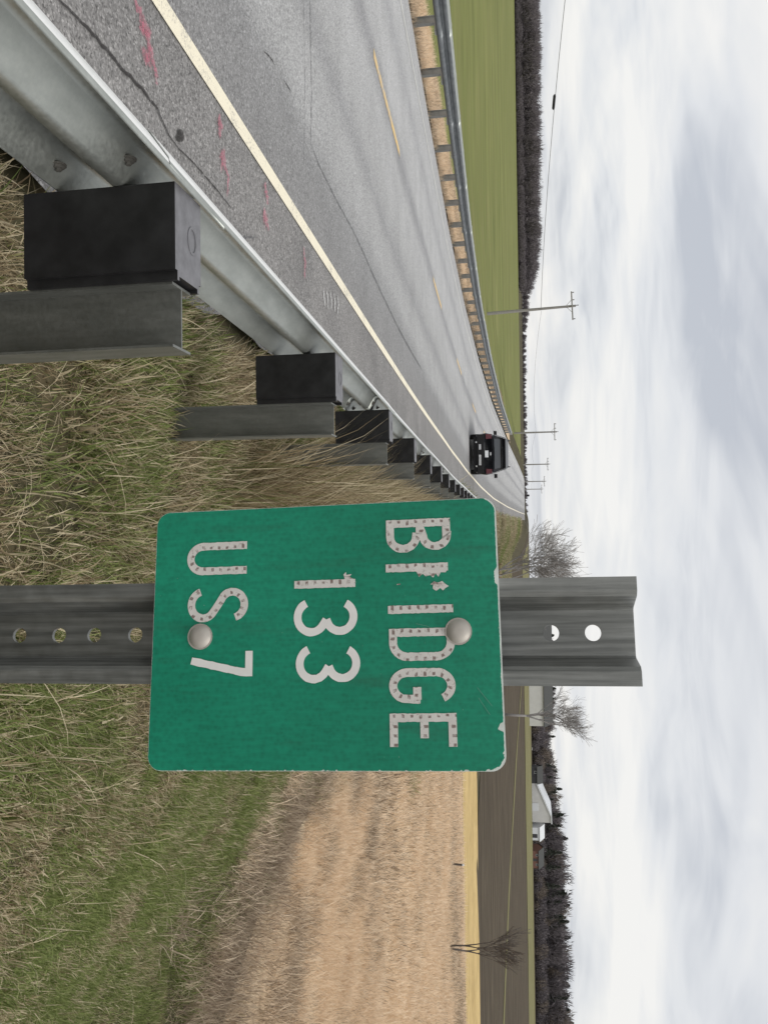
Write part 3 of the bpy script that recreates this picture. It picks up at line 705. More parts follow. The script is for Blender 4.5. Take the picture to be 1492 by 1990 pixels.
mb = MB(); mb.add([(-.70, .088, 1.14), (.70, .088, 1.14), (.60, .108, 1.60), (-.60, .108, 1.60), (-.70, .10, 1.14), (.70, .10, 1.14), (.60, .14, 1.60), (-.60, .14, 1.60)],
                  [(0, 1, 2, 3), (4, 7, 6, 5), (0, 4, 5, 1), (1, 5, 6, 2), (2, 6, 7, 3), (3, 7, 4, 0)]); rw = mb.build('rear_window', 'glass_dark', CAR)
mb = MB(); mb.box((0, .06, 1.145), (.33, .006, .008)); mb.build('wiper', 'suv_trim', rw)
for s_ in (-1, 1):
    mb = MB(); mb.add([(s_*.895, .5, 1.14), (s_*.895, 2.6, 1.14), (s_*.745, 2.45, 1.62), (s_*.745, .6, 1.62)], [(0, 1, 2, 3)]); mb.add([(s_*.885, .5, 1.14), (s_*.885, 2.6, 1.14), (s_*.735, 2.45, 1.62), (s_*.735, .6, 1.62)], [(3, 2, 1, 0)])
    mb.build('side_window', 'glass_dark', CAR)
    mb = MB(); mb.box((s_*.80, .065, .90), (.115, .075, .13), taper=.85); mb.build('tail_light', 'tail_red', CAR)
    mb = MB(); mb.box((s_*1.06, 3.05, 1.09), (.11, .06, .075), taper=.85); mb.build('mirror', 'suv_trim', CAR)
    mb = MB(); mb.tube([(s_*.62, .4, 1.72), (s_*.62, .5, 1.80), (s_*.62, 2.2, 1.81), (s_*.62, 2.35, 1.74)], [.02]*4); mb.build('roof_rail', 'suv_trim', CAR)
    mb = MB(); mb.box((s_*.52, .01, .50), (.12, .02, .035)); mb.build('reflector', 'chrome', CAR)
    mb = MB(); mb.tube([(s_*.55, .0, .33), (s_*.55, .2, .33)], [.04, .04], 10); mb.build('exhaust', 'chrome', CAR)
    for wy in (.95, 3.85):
        mb = MB(); mb.tube([(s_*.70, wy, .365), (s_*.73, wy, .365), (s_*.90, wy, .365), (s_*.935, wy, .365)], [.33, .365, .365, .335], 24); wh = mb.build('wheel', 'tyre', CAR)
        mb = MB(); mb.tube([(s_*.936, wy, .365), (s_*.945, wy, .365)], [.24, .22], 20); mb.build('rim', 'rim', wh)
mb = MB(); mb.box((0, .06, .52), (.90, .10, .15), taper=.97); bp = mb.build('bumper', 'suv_trim', CAR)
mb = MB(); mb.box((0, .9, .30), (.80, .85, .10)); mb.build('underbody', 'suv_trim', CAR)
for a_, b_ in ((-.33, .12), (.27, .24)):
    mb = MB(); mb.box((a_, -.045, .50), (b_, .01, .05)); mb.build('bumper_strip', 'chrome', bp)
mb = MB(); mb.box((0, .0, .80), (.155, .012, .078)); mb.build('licence_plate', 'plate_white', CAR)
mb = MB(); mb.box((0, .0, .98), (.07, .014, .032)); mb.build('badge', 'chrome', CAR)
mb = MB(); mb.add([(-.68, -.06, 1.66), (.68, -.06, 1.66), (.66, .4, 1.75), (-.66, .4, 1.75), (-.68, -.05, 1.63), (.68, -.05, 1.63), (.66, .4, 1.70), (-.66, .4, 1.70)],
                  [(0, 1, 2, 3), (4, 7, 6, 5), (0, 4, 5, 1), (1, 5, 6, 2), (3, 2, 6, 7), (0, 3, 7, 4)]); mb.build('roof_spoiler', 'suv_paint', CAR)

# ------------------------------------------------------------------ utility poles and cables
poles = []
def pole(u, y, ztop, label, lean=0.0, lit=False):
    p_ = at_depth(1020, u, y); x = float(p_[0]); zg = float(terrain_z(x, y)); h = ztop-zg
    P = empty('utility_pole', (x, y, zg)); P.rotation_euler = (0, lean, 0)
    tag(P, label, 'pole', 'utility poles beside the road')
    mb = MB(); mb.tube([(0, 0, -.5), (0, 0, h*.5), (0, 0, h)], [.16, .135, .105], 10); mb.build('shaft', 'pole_wood', P)
    mb = MB(); mb.box((0, -.16, h-.35), (1.35, .05, .06)); arm = mb.build('crossarm', 'pole_wood', P)
    for xx in (-1.25, -.55, 1.25):
        mb = MB(); mb.tube([(xx, -.16, h-.29), (xx, -.16, h-.2), (xx, -.16, h-.1)], [.03, .06, .03], 8); mb.build('insulator', 'cable', arm)
    mb = MB(); mb.tube([(-.6, -.1, h-.36), (0, -.1, h-.95)], [.02, .02], 5); mb.tube([(.6, -.1, h-.36), (0, -.1, h-.95)], [.02, .02], 5); mb.build('brace', 'pole_wood', P)
    mb = MB(); mb.tube([(-.02, -.1, h-.15), (-.02, -.1, h+.25)], [.03, .05], 8); mb.build('pin', 'cable', P)
    poles.append((x, y, zg, h)); return P
pole(606, 80, 6.35, 'wooden utility pole with crossarm rising from the green field behind the far guardrail', -0.035)
pole(841, 132, 6.35, 'wooden utility pole with crossarm standing above the black vehicle')
pole(903, 180, 6.45, 'wooden utility pole, next along the line past the one above the black vehicle')
pole(936, 222, 6.6, 'small pale utility pole near the road crest')
pole(951, 262, 6.6, 'faint last utility pole of the line at the road crest')
def cable_obj(a, b, sag, r, n=24):
    pts = []
    for k in range(n+1):
        t_ = k/n; p_ = np.array(a)*(1-t_)+np.array(b)*t_; p_[2] -= sag*4*t_*(1-t_); pts.append(p_)
    mb = MB(); mb.tube(pts, [r]*(n+1), 5); return mb.build('overhead_cable', 'cable'), pts
p0 = poles[0]; A = np.array((p0[0]-.05, p0[1]-.15, p0[2]+p0[3]-3.25))
B = at_depth(1104, -60, 52)
c1, pts1 = cable_obj(A, B, .25, .022); tag(c1, 'thick grey overhead cable with a splice case, strung from the leaning pole', 'cable')
mb = MB(); k_ = min(range(len(pts1)), key=lambda i: abs((pts1[i]-CAM)@RGT/((pts1[i]-CAM)@FWD)*F_PX+CU-200)); pc = pts1[k_]; dr = pts1[k_+1]-pts1[k_]; dr = dr/np.linalg.norm(dr)
mb.tube([pc-dr*.62-np.array([0, 0, .06]), pc-dr*.5-np.array([0, 0, .06]), pc+dr*.5-np.array([0, 0, .06]), pc+dr*.62-np.array([0, 0, .06])], [.03, .10, .10, .03], 8)
o = mb.build('splice_case', 'suv_trim', c1)
for i in range(1, len(poles)):
    a, b = poles[i-1], poles[i]
    o, _ = cable_obj((a[0], a[1]-.15, a[2]+a[3]-3.2), (b[0], b[1]-.15, b[2]+b[3]-3.2), .5, .012); tag(o, ['thin cable from the leaning pole to the pole above the black vehicle', 'thin cable leaving the pole above the black vehicle towards the crest', 'thin cable of the third span past the black vehicle', 'thin cable of the last span at the road crest'][i-1], 'cable')

# ------------------------------------------------------------------ trees
def branch(mb, p, d, L_, r, depth, spread, minr, rnd, up=0.15, sides=5):
    n = 4; pts = [np.array(p)]; d = np.array(d, float)
    for i in range(n):
        d = d+np.array([rnd.uniform(-1, 1), rnd.uniform(-1, 1), rnd.uniform(-.6, 1)*.8])*.11; d[2] += up*.12; d /= np.linalg.norm(d); pts.append(pts[-1]+d*L_/n)
    radii = [max(minr, r*(1-.45*i/n)) for i in range(n+1)]
    mb.tube(pts, radii, sides if depth > 1 else 3, cap=False)
    if depth == 0: return
    kids = rnd.choice([3, 4, 4, 5]) if depth > 1 else rnd.choice([3, 4, 5])
    for k in range(kids):
        i = rnd.randint(2, n); a = rnd.uniform(0, 2*math.pi); tt = rnd.uniform(.35, 1.0)*spread
        s1 = np.cross(d, [.3, .2, 1.0]); s1 /= np.linalg.norm(s1); s2 = np.cross(d, s1)
        nd_ = d*math.cos(tt)+(s1*math.cos(a)+s2*math.sin(a))*math.sin(tt)
        branch(mb, pts[i], nd_, L_*rnd.uniform(.6, .85), radii[i]*.62, depth-1, spread, minr, rnd, up, sides)
def bare_tree(name, x, y, h, label, seed, stems=1, lean=(0, 0), r0=.14, spread=.75, depth=4, minr=.008, mat='bark', cat='tree', group=None, dz=0.0, up=.15, tl=.28):
    rnd = random.Random(seed); z = float(terrain_z(x, y)); T = empty(name, (x, y, z+dz)); tag(T, label, cat, group)
    tr = MB(); cr = MB()
    for s_ in range(stems):
        a = 2*math.pi*s_/max(1, stems)+rnd.uniform(0, 1); o_ = .12*(stems > 1)
        b = np.array([math.cos(a)*o_, math.sin(a)*o_, -.15]); d = np.array([lean[0]+math.cos(a)*.35*(stems > 1), lean[1]+math.sin(a)*.3*(stems > 1), 1.0]); d /= np.linalg.norm(d)
        e1 = b+d*h*tl*.5+np.array([rnd.uniform(-.03, .03)*h*.5, 0, 0]); e2 = e1+d*h*tl*.5
        tr.tube([b, e1, e2], [r0*1.15, r0*.95, r0*.8], 8)
        for k in range(3 if stems == 1 else 2):
            aa = rnd.uniform(0, 6.28); dd_ = d+np.array([math.cos(aa)*.45, math.sin(aa)*.45, .1])*(1 if k else .3); dd_ /= np.linalg.norm(dd_)
            branch(cr, e2-d*.02, dd_, h*.29, r0*.72, depth, spread, minr, rnd, up)
    tr.build('trunk', mat, T, True); cr.build('crown', mat, T); return T
bare_tree('bare_tree', 6.1, 74, 9.2, 'leafless grey tree with a wide crown at the roadside beyond the green sign', 5, stems=4, lean=(-.20, 0), r0=.10, spread=.85, depth=4, minr=.0115, mat='bark_hazy', tl=.2)
bare_tree('bare_tree', 27.0, 110, 11.0, 'leafless grey tree standing in front of the long white barn', 12, r0=.17, lean=(.02, 0), spread=.72, depth=4, minr=.014, mat='bark_hazy', up=.3)
bare_tree('bare_sapling', 22.0, 41.5, 4.3, 'thin many stemmed leafless sapling at the edge of the straw field', 23, stems=2, r0=.05, spread=.48, depth=3, minr=.010, tl=.25, up=.45)
rs = random.Random(3)
shr = [(3.2, 60, 1.5, 'low'), (4.6, 66, 1.9, 'broad'), (5.6, 58, 1.7, 'dense'), (7.2, 70, 2.3, 'tall'), (6.6, 63, 1.6, 'round'), (8.6, 64, 2.2, 'loose')]
for i, (x, y, h, wd_) in enumerate(shr):
    bare_tree('bare_shrub', x, y, h, wd_+' brown leafless shrub on the bank below the grey roadside tree', 40+i, stems=5, r0=.025, spread=.7, depth=3, minr=.009, mat='brown_twig', cat='shrub', group='brown shrubs on the roadside bank', tl=.2)

# ------------------------------------------------------------------ GN scatter
def tuft(name, nb, hmin, hmax, rad, width, mat, lean=.5, curl=.5, seed=0, seg=3):
    r = np.random.default_rng(seed); V = []; Fc = []; tone = []
    for b in range(nb):
        a = r.uniform(0, 6.283); rr = rad*math.sqrt(r.uniform()); p = np.array([rr*math.cos(a), rr*math.sin(a), -.02])
        az = a+r.normal()*1.2; h = r.uniform(hmin, hmax); ln = abs(r.normal())*lean; wv = width*r.uniform(.6, 1.3); tn = r.uniform()
        side = np.array([-math.sin(az+r.normal()*.8), math.cos(az), 0]); side /= np.linalg.norm(side)
        ang = ln; base = len(V)
        for k in range(seg+1):
            w_ = wv*(1-k/seg)**.7
            if k == seg: V.append(p.copy()); tone.append(tn)
            else: V += [p-side*w_/2, p+side*w_/2]; tone += [tn, tn]
            d = np.array([math.cos(az)*math.sin(ang), math.sin(az)*math.sin(ang), math.cos(ang)]); p = p+d*h/seg; ang += curl*r.uniform(.2, 1.0)
        for k in range(seg-1): i = base+2*k; Fc.append((i, i+1, i+3, i+2))
        i = base+2*(seg-1); Fc.append((i, i+1, i+2))
    me = bpy.data.meshes.new(name); me.from_pydata([tuple(v) for v in V], [], Fc); me.materials.append(MATS[mat])
    at = me.attributes.new('tone', 'FLOAT', 'POINT'); at.data.foreach_set('value', np.array(tone, dtype=np.float32))
    return bpy.data.objects.new(name, me)
def scatter(name, pts, rotz, scl, tint, variants, label, cat, tilt=None):
    c = bpy.data.collections.new(name+'_source')
    for v in variants: c.objects.link(v)
    n = len(pts); me = bpy.data.meshes.new(name); me.vertices.add(n); me.vertices.foreach_set('co', np.asarray(pts, dtype=np.float32).ravel())
    rot = np.zeros((n, 3), dtype=np.float32); rot[:, 2] = rotz
    if tilt is not None: rot[:, 0] = tilt
    a = me.attributes.new('rot', 'FLOAT_VECTOR', 'POINT'); a.data.foreach_set('vector', rot.ravel())
    a = me.attributes.new('scl', 'FLOAT', 'POINT'); a.data.foreach_set('value', np.asarray(scl, dtype=np.float32))
    a = me.attributes.new('tint', 'FLOAT', 'POINT'); a.data.foreach_set('value', np.asarray(tint, dtype=np.float32))
    a = me.attributes.new('vid', 'INT', 'POINT'); a.data.foreach_set('value', rng.integers(0, len(variants), n).astype(np.int32))
    o = bpy.data.objects.new(name, me); COL.objects.link(o)
    ng = bpy.data.node_groups.new(name, 'GeometryNodeTree')
    ng.interface.new_socket('Geometry', in_out='INPUT', socket_type='NodeSocketGeometry'); ng.interface.new_socket('Geometry', in_out='OUTPUT', socket_type='NodeSocketGeometry')
    gi = ng.nodes.new('NodeGroupInput'); go = ng.nodes.new('NodeGroupOutput'); ip = ng.nodes.new('GeometryNodeInstanceOnPoints'); ci = ng.nodes.new('GeometryNodeCollectionInfo')
    ci.inputs['Collection'].default_value = c; ci.inputs['Separate Children'].default_value = True; ci.inputs['Reset Children'].default_value = True
    def na(nm, ty): x = ng.nodes.new('GeometryNodeInputNamedAttribute'); x.data_type = ty; x.inputs[0].default_value = nm; return x.outputs[0]
    l = ng.links; l.new(gi.outputs[0], ip.inputs['Points']); l.new(ci.outputs[0], ip.inputs['Instance']); ip.inputs['Pick Instance'].default_value = True
    l.new(na('vid', 'INT'), ip.inputs['Instance Index'])
    e2r = ng.nodes.new('FunctionNodeEulerToRotation'); l.new(na('rot', 'FLOAT_VECTOR'), e2r.inputs[0]); l.new(e2r.outputs[0], ip.inputs['Rotation']); l.new(na('scl', 'FLOAT'), ip.inputs['Scale'])
    l.new(ip.outputs[0], go.inputs[0])
    md = o.modifiers.new('scatter', 'NODES'); md.node_group = ng
    return tag(o, label, cat, kind='stuff')
def vnoise(x, y, s, seed=0):
    """cheap smooth value noise 0..1"""
    r = np.random.default_rng(seed); g = r.uniform(size=(64, 64)); fx, fy_ = x/s, y/s
    i, j = np.floor(fx).astype(int), np.floor(fy_).astype(int); u_, v_ = fx-i, fy_-j; u_ = u_*u_*(3-2*u_); v_ = v_*v_*(3-2*v_)
    G_ = lambda a, b: g[a % 64, b % 64]
    return (G_(i, j)*(1-u_)+G_(i+1, j)*u_)*(1-v_)+(G_(i, j+1)*(1-u_)+G_(i+1, j+1)*u_)*v_
def in_view(P, mg=0.5):
    d = np.asarray(P)-CAM; z = d@FWD; a = (d@UPV)/np.maximum(z, .01)*F_PX/746; b = (d@RGT)/np.maximum(z, .01)*F_PX/995
    return (z > .3) & (np.abs(a) < 1+mg) & (np.abs(b) < 1+mg)
def make_pts(x0, x1, y0, y1, n, keep):
    x = rng.uniform(x0, x1, n); y = rng.uniform(y0, y1, n); z = terrain_z(x, y); P = np.stack([x, y, z], 1)
    k = in_view(P) & keep(x, y); return P[k]
vg = [tuft('tuft%d' % i, 46, .05, .15, .12, .0060, 'verge_blade', .85, .35, 100+i) for i in range(5)]
vg += [tuft('mat%d' % i, 40, .04, .11, .13, .011, 'verge_blade', 1.2, .3, 150+i) for i in range(3)]
vl = [tuft('ltuft%d' % i, 10, .16, .42, .14, .0048, 'verge_blade', .8, .4, 200+i, 4) for i in range(4)]
kp = lambda x, y: (x-edge_x(y) > 1.25+.12*np.sin(y*3)) & (x < toe(y)-.6+2.2*vnoise(x, y, .9, 4)+1.6*(rng.uniform(size=len(x))-.5))
def vtint(P):
    d = P[:, 0]-edge_x(P[:, 1]); t_ = .36+.35*(vnoise(P[:, 0], P[:, 1], .8, 1)-.5)+.85*(vnoise(P[:, 0], P[:, 1], .24, 2)-.5)+.65*(rng.uniform(size=len(P))-.5)
    t_ += .26*np.exp(-((d-1.5)/1.0)**2)+.20*sst(10, 22, P[:, 1]); t_ -= .10*sst(3.2, 5.5, d); return np.clip(t_, .03, .95)
P1 = make_pts(-1.2, 10.0, .6, 9, 26000, kp); P2 = make_pts(-1.2, 8.5, 9, 30, 18000, kp)
PP = np.concatenate([P1, P2]); n = len(PP)
sc_ = np.concatenate([rng.uniform(.75, 1.25, len(P1)), rng.uniform(1.0, 1.7, len(P2))])
den = .35+.9*vnoise(PP[:, 0], PP[:, 1], .45, 31)+.5*vnoise(PP[:, 0], PP[:, 1], .16, 32); sel = rng.uniform(size=n) < den; sc_ = sc_*(.6+.65*vnoise(PP[:, 0], PP[:, 1], .5, 33)); PP = PP[sel]; sc_ = sc_[sel]; n = len(PP)
scatter('verge_grass', PP, rng.uniform(0, 6.28, n), sc_, vtint(PP), vg, 'short mixed green and dry grass on the bank below the guardrail', 'grass')
P1 = make_pts(-1.2, 7.5, .6, 24, 4200, lambda x, y: kp(x, y) & (rng.uniform(size=len(x)) < .35+.65*np.exp(-((x-edge_x(y)-1.9)/.9)**2)))
scatter('dry_stalks', P1, rng.uniform(0, 6.28, len(P1)), rng.uniform(.7, 1.3, len(P1)), np.clip(vtint(P1)+.34*(rng.uniform(size=len(P1)) < .7), 0, 1), vl, 'long dry grass stalks around the guardrail posts', 'grass')
vt = [tuft('ttuft%d' % i, 20, .35, 1.05, .14, .0065, 'verge_blade', .38, .35, 240+i, 4) for i in range(4)]
P1 = make_pts(-.55, .6, 4.6, 22, 9500, lambda x, y: (x-edge_x(y) > 1.97) & (x-edge_x(y) < 2.5) & (rng.uniform(size=len(x)) < .25+.75*sst(4.8, 7.5, y)))
scatter('tall_dry_grass', P1, rng.uniform(0, 6.28, len(P1)), rng.uniform(.55, 1.05, len(P1)), np.clip(.75+.4*(rng.uniform(size=len(P1))-.5), 0, 1), vt, 'tall dry grass standing in front of the farther guardrail posts', 'grass')
# reeds of the low straw field
rd = [tuft('reed%d' % i, 70, .12, .38, .40, .011, 'reed_blade', .95, .4, 300+i) for i in range(5)]
rdf = [tuft('reedf%d' % i, 70, .16, .42, .85, .026, 'reed_blade', .95, .35, 320+i) for i in range(4)]
kr = lambda x, y: (x > toe(y)-1.6+2.4*vnoise(x, y, .9, 4)+2.0*(rng.uniform(size=len(x))-.5))
P1 = make_pts(3, 24, 4, 22, 9500, kr); P2 = make_pts(3, 70, 20, 50, 16000, kr)
def rtint(P):
    x, y = P[:, 0], P[:, 1]; d = x-toe(y)
    t_ = .78+.28*(vnoise(x, y*.5, 3.0, 7)-.5)+.45*(vnoise(x*1.2, y*.6, .7, 8)-.5)-.55*np.exp(-(np.abs(d)/3.0)**2)*np.clip(vnoise(x, y*.8, 1.3, 19)*2.4-.5, 0, 1.5)-.25*np.exp(-((y-44)/3.2)**2)
    return np.clip(t_, .02, .98)
scatter('dry_reeds', P1, rng.uniform(0, 6.28, len(P1)), rng.uniform(.7, 1.3, len(P1)), rtint(P1), rd, 'matted straw coloured marsh grass filling the low field near the bank', 'reeds')
scatter('dry_reeds', P2, rng.uniform(0, 6.28, len(P2)), rng.uniform(.6, 1.2, len(P2)), rtint(P2), rdf, 'straw coloured marsh grass stretching back to the ploughed field', 'reeds')
# tan verge behind the far rail
P1 = make_pts(-16, -9.2, 6, 85, 12000, lambda x, y: (x-edge_x(y) < -7.6) & (x-edge_x(y) > -13.0))
tt = np.clip(.75-.010*(P1[:, 1]-15)+.5*(vnoise(P1[:, 0], P1[:, 1], 1.5, 11)-.5), .05, .98)
scatter('far_verge_grass', P1, rng.uniform(0, 6.28, len(P1)), rng.uniform(.35, .7, len(P1)), tt, [tuft('fv%d' % i, 60, .14, .42, .36, .012, 'reed_blade', .5, .5, 340+i) for i in range(4)], 'tan dead grass on the verge behind the far guardrail', 'grass')
# brown grass along the right bank towards the crest
P1 = make_pts(-1, 14, 28, 140, 9000, lambda x, y: (x-edge_x(y) > 1.3) & (x-edge_x(y) < 12))
tt = np.clip(.55+.9*(vnoise(P1[:, 0], P1[:, 1], 3, 12)-.5), .05, .95)
scatter('bank_grass', P1, rng.uniform(0, 6.28, len(P1)), rng.uniform(.8, 1.6, len(P1)), tt, [tuft('bk%d' % i, 50, .12, .40, .4, .02, 'verge_blade', .5, .5, 360+i) for i in range(4)], 'brown rough grass on the bank beside the far stretch of road', 'grass')

# ------------------------------------------------------------------ woods
plain('wood_grey', (0.155, 0.138, 0.145), 0.95, var=0.45, scale=.6); plain('wood_brown', (0.19, 0.16, 0.135), 0.95, var=0.35, scale=.6); plain('conifer', (0.09, 0.10, 0.082), 0.95, var=0.5, scale=.6)  # wood colours raised slightly to imitate haze
def wood_tree(name, kind, mat, seed, h=12.0):
    r = np.random.default_rng(seed); V = []; Fc = []
    def tri(p, d, w_):
        b = len(V); s_ = np.cross(d, r.normal(size=3)); s_ /= np.linalg.norm(s_)+1e-9; V.extend([p-s_*w_, p+s_*w_, p+d]); Fc.append((b, b+1, b+2))
    for k in range(3): a = k*2.1; tri(np.array([math.cos(a)*.1, math.sin(a)*.1, 0]), np.array([0, 0, h*.8]), .16)
    N_ = 800
    for i in range(N_):
        if kind == 'conifer':
            t_ = r.uniform()**.8; z = h*(.06+.94*t_); R_ = h*.20*(1-t_)**.8*(.75+.4*math.sin(z*3.1+seed))*math.sqrt(r.uniform(.15, 1)); a = r.uniform(0, 6.28)
            tri(np.array([R_*math.cos(a), R_*math.sin(a), z]), np.array([math.cos(a)*.5, math.sin(a)*.5, r.uniform(-.4, .5)])*h*.07, h*.022)
        elif kind == 'brush':
            th = r.uniform(0, 6.28); ct = r.uniform(-1, 1); st = math.sqrt(1-ct*ct); rr = r.uniform(.1, 1)**.4
            p = np.array([rr*st*math.cos(th)*h*.6, rr*st*math.sin(th)*h*.6, h*.40+rr*ct*h*.42]); tri(p, np.array([r.normal()*.3, r.normal()*.3, 1.0])*h*r.uniform(.1, .2), h*r.uniform(.015, .03))
        else:
            th = r.uniform(0, 6.28); ct = r.uniform(-1, 1); st = math.sqrt(1-ct*ct); rr = r.uniform(.2, 1)**.5*(.8+.25*math.sin(3*th+seed)+.15*math.sin(5*ct*2))
            p = np.array([rr*st*math.cos(th)*h*.30, rr*st*math.sin(th)*h*.30, h*.54+rr*ct*h*.44])
            d = np.array([p[0], p[1], abs(p[2]-h*.25)+h*.1]); d = d/np.linalg.norm(d)+r.normal(size=3)*.3
            tri(p, d*h*r.uniform(.06, .12), h*r.uniform(.006, .016))
    me = bpy.data.meshes.new(name); me.from_pydata([tuple(v) for v in V], [], Fc); me.materials.append(MATS[mat]); return bpy.data.objects.new(name, me)
con = [wood_tree('con%d' % i, 'conifer', 'conifer', 500+i) for i in range(3)]
gry = [wood_tree('gry%d' % i, 'bare', 'wood_grey', 510+i) for i in range(3)]; brn = [wood_tree('brn%d' % i, 'bare', 'wood_brown', 520+i) for i in range(3)]
brs = [wood_tree('brs%d' % i, 'brush', ['wood_brown', 'wood_grey', 'wood_grey'][i], 530+i) for i in range(3)]
def wood(name, xs, y_fn, n, hfn, variants, label):
    x = rng.uniform(xs[0], xs[1], n); y = y_fn(x); P = np.stack([x, y, terrain_z(x, y)-.4], 1); s_ = hfn(x)/12.0*rng.uniform(.85, 1.12, n)
    return scatter(name, P, rng.uniform(0, 6.28, n), s_, np.zeros(n), variants, label, 'woods')
def cp(l): return [bpy.data.objects.new(o.name, o.data) for o in l]
wood('distant_woods', (-720, -205), lambda x: 752+rng.uniform(0, 60, len(x)), 620, lambda x: np.interp(x, [-720, -300, -240, -205], [23, 22, 20, 13]), gry, 'dark grey leafless woods along the far side of the green field')
wood('distant_brush', (-720, -200), lambda x: 750+rng.uniform(0, 6, len(x)), 520, lambda x: np.full_like(x, 8.0), cp(brs)[1:], 'dense dark brush along the foot of the leafless woods past the green field')
wood('far_treeline', (-640, 120), lambda x: 1650+rng.uniform(0, 80, len(x)), 520, lambda x: np.interp(x, [-640, -420, -300, 120], [18, 14, 8, 6])*rng.uniform(.6, 1.3, len(x)), cp(gry), 'low faint treeline on the horizon past the green field')
wood('field_woods', (95, 420), lambda x: 348+rng.uniform(0, 40, len(x)), 720, lambda x: np.interp(x, [95, 120, 150, 420], [9, 11, 14.5, 16.5])*rng.uniform(.75, 1.1, len(x)), con+cp(brn)+cp(gry)+cp(gry), 'dark evergreen and leafless woods behind the ploughed field')
wood('barn_woods', (58, 100), lambda x: 372+rng.uniform(0, 25, len(x)), 90, lambda x: np.full_like(x, 10.5), cp(con)+cp(gry), 'low dark trees behind the long white barn')
wood('brush_line', (76, 420), lambda x: 346+rng.uniform(0, 8, len(x)), 620, lambda x: np.full_like(x, 5.0)*rng.uniform(.7, 1.3, len(x)), cp(brs), 'low brown brush along the back edge of the ploughed field')

# ------------------------------------------------------------------ farm buildings
plain('barn_white', (0.56, 0.56, 0.545), 0.6, var=0.06, scale=.5); plain('barn_roof', (0.06, 0.062, 0.06), 0.7, var=0.2); plain('roof_pale', (0.66, 0.68, 0.70), 0.4, .1, var=0.05)
plain('door_dark', (0.05, 0.05, 0.055), 0.7); plain('brick_house', (0.17, 0.09, 0.07), 0.9); plain('pane_dark', (0.03, 0.035, 0.04), 0.2)
def barn(name, x, y, L_, D_, hw, hr, rz, label, wallm, roofm, doors, wins, cat='barn'):
    z = float(terrain_z(x, y)); B = empty(name, (x, y, z), rz); tag(B, label, cat)
    mb = MB(); mb.prism([(-D_/2, 0), (D_/2, 0), (D_/2, hw), (0, hw+hr), (-D_/2, hw)], -L_/2, L_/2, lambda a, b, c_: (c_, a, b-.3)); mb.build('wall', wallm, B)
    mb = MB(); ov = .35; k = hr/(D_/2)
    for s_ in (-1, 1):
        pr_ = [(0, hw+hr+.02), (s_*(D_/2+ov), hw-ov*k+.02), (s_*(D_/2+ov), hw-ov*k+.2), (0, hw+hr+.22)]
        mb.prism(pr_, -L_/2-ov, L_/2+ov, lambda a, b, c_: (c_, a, b-.3))
    mb.build('roof', roofm, B)
    for dx_, w_, h_ in doors:
        mb = MB(); mb.box((dx_, -D_/2-.03, h_/2-.3), (w_/2, .06, h_/2)); mb.build('door', 'door_dark', B)
    for dx_, z_, w_, h_ in wins:
        mb = MB(); mb.box((dx_, -D_/2-.02, z_), (w_/2, .05, h_/2)); wi = mb.build('window', 'barn_white', B)
        mb = MB(); mb.box((dx_, -D_/2-.05, z_), (w_/2-.1, .05, h_/2-.1)); mb.build('pane', 'pane_dark', wi)
    return B
barn('white_barn', 58, 300, 36, 12, 5.4, 3.0, 0.0, 'long white barn with a dark roof behind the leafless tree', 'barn_white', 'barn_roof', [(-8.0, 2.4, 3.2)], [(k*5-2, 3.0, 1.0, 1.0) for k in range(2)])
MBN = empty('metal_barn', (122.5, 328, float(terrain_z(122.5, 328)))); tag(MBN, 'large white metal barn with one long sloping roof in front of the evergreen woods', 'barn')
mb = MB(); mb.prism([(-15.5, -.3), (0, -.3), (0, 7.2), (-2.5, 7.1), (-12.5, 2.8), (-15.5, 1.4)], 0, 16, lambda a, b, c_: (a, c_, b)); mb.build('wall', 'barn_white', MBN)
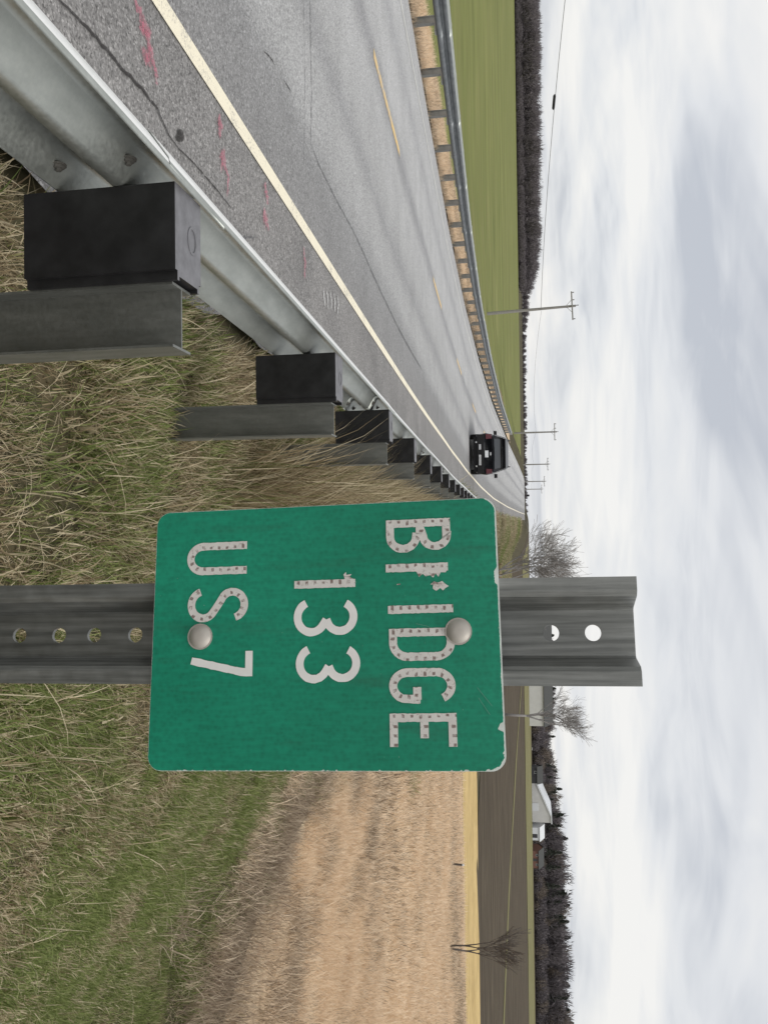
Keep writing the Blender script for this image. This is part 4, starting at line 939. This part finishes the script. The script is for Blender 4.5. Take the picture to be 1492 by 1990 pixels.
mb = MB(); mb.prism([(.3, 7.25), (.3, 7.7), (-2.6, 7.6), (-12.7, 3.3), (-15.9, 1.8), (-15.9, 1.35), (-12.5, 2.85), (-2.5, 7.15)], -.4, 16.4, lambda a, b, c_: (a, c_, b)); mb.build('roof', 'roof_pale', MBN)
mb = MB(); mb.box((-6.0, -.05, 1.1), (1.5, .08, 1.3)); mb.build('door', 'roof_pale', MBN)

barn('grey_shed', 126.5, 330, 5.5, 5, 3.2, 1.6, 0.2, 'small pale grey shed beside the white metal barn', 'roof_pale', 'roof_pale', [(0.8, 1.6, 2.2)], [], 'shed')
barn('farmhouse', 103.0, 326, 6, 5, 2.6, 1.9, -0.1, 'small dark house with a grey roof beside the white metal barn', 'door_dark', 'barn_roof', [(1.0, 1, 2.0)], [(-1.2, 1.6, .9, 1.1)], 'house')
barn('brick_cottage', 137, 331, 7, 6, 2.6, 1.8, .1, 'low reddish cottage under the evergreen woods beside the grey shed', 'brick_house', 'barn_roof', [(0, 1, 2.0)], [(-2, 1.6, .9, 1.0), (2, 1.6, .9, 1.0)], 'house')

# small things
x_, y_ = 18.3, 43.0
x_ = float(at_depth(868, 1678, y_)[0]); ST = empty('wooden_stake', (x_, y_, float(terrain_z(x_, y_)))); tag(ST, 'short dark wooden stake standing in the straw field', 'stake')
mb = MB(); mb.tube([(0, 0, -.2), (.02, 0, .35), (.03, 0, .62)], [.06, .055, .05], 6); mb.build('shaft', 'bark', ST)
mb = MB(); mb.tube([(.03, 0, .62), (.03, 0, .72)], [.055, .045], 6); mb.build('cap', 'plate_white', ST)
py_ = 178.0; px_ = float(at_depth(1020, 963, py_)[0]); MP = empty('road_marker', (px_, py_, float(road_z(py_)))); tag(MP, 'tiny dark marker post at the crest of the road', 'marker post')
mb = MB(); mb.tube([(0, 0, -.4), (0, 0, .9)], [.03, .03], 6); mb.build('shaft', 'suv_trim', MP)
mb = MB(); mb.prism([(-.22, .45), (.22, .45), (.22, .95), (.1, 1.05), (-.1, 1.05), (-.22, .95)], -.05, -.03, lambda a, b, c_: (a, c_, b)); mb.build('panel', 'suv_trim', MP)
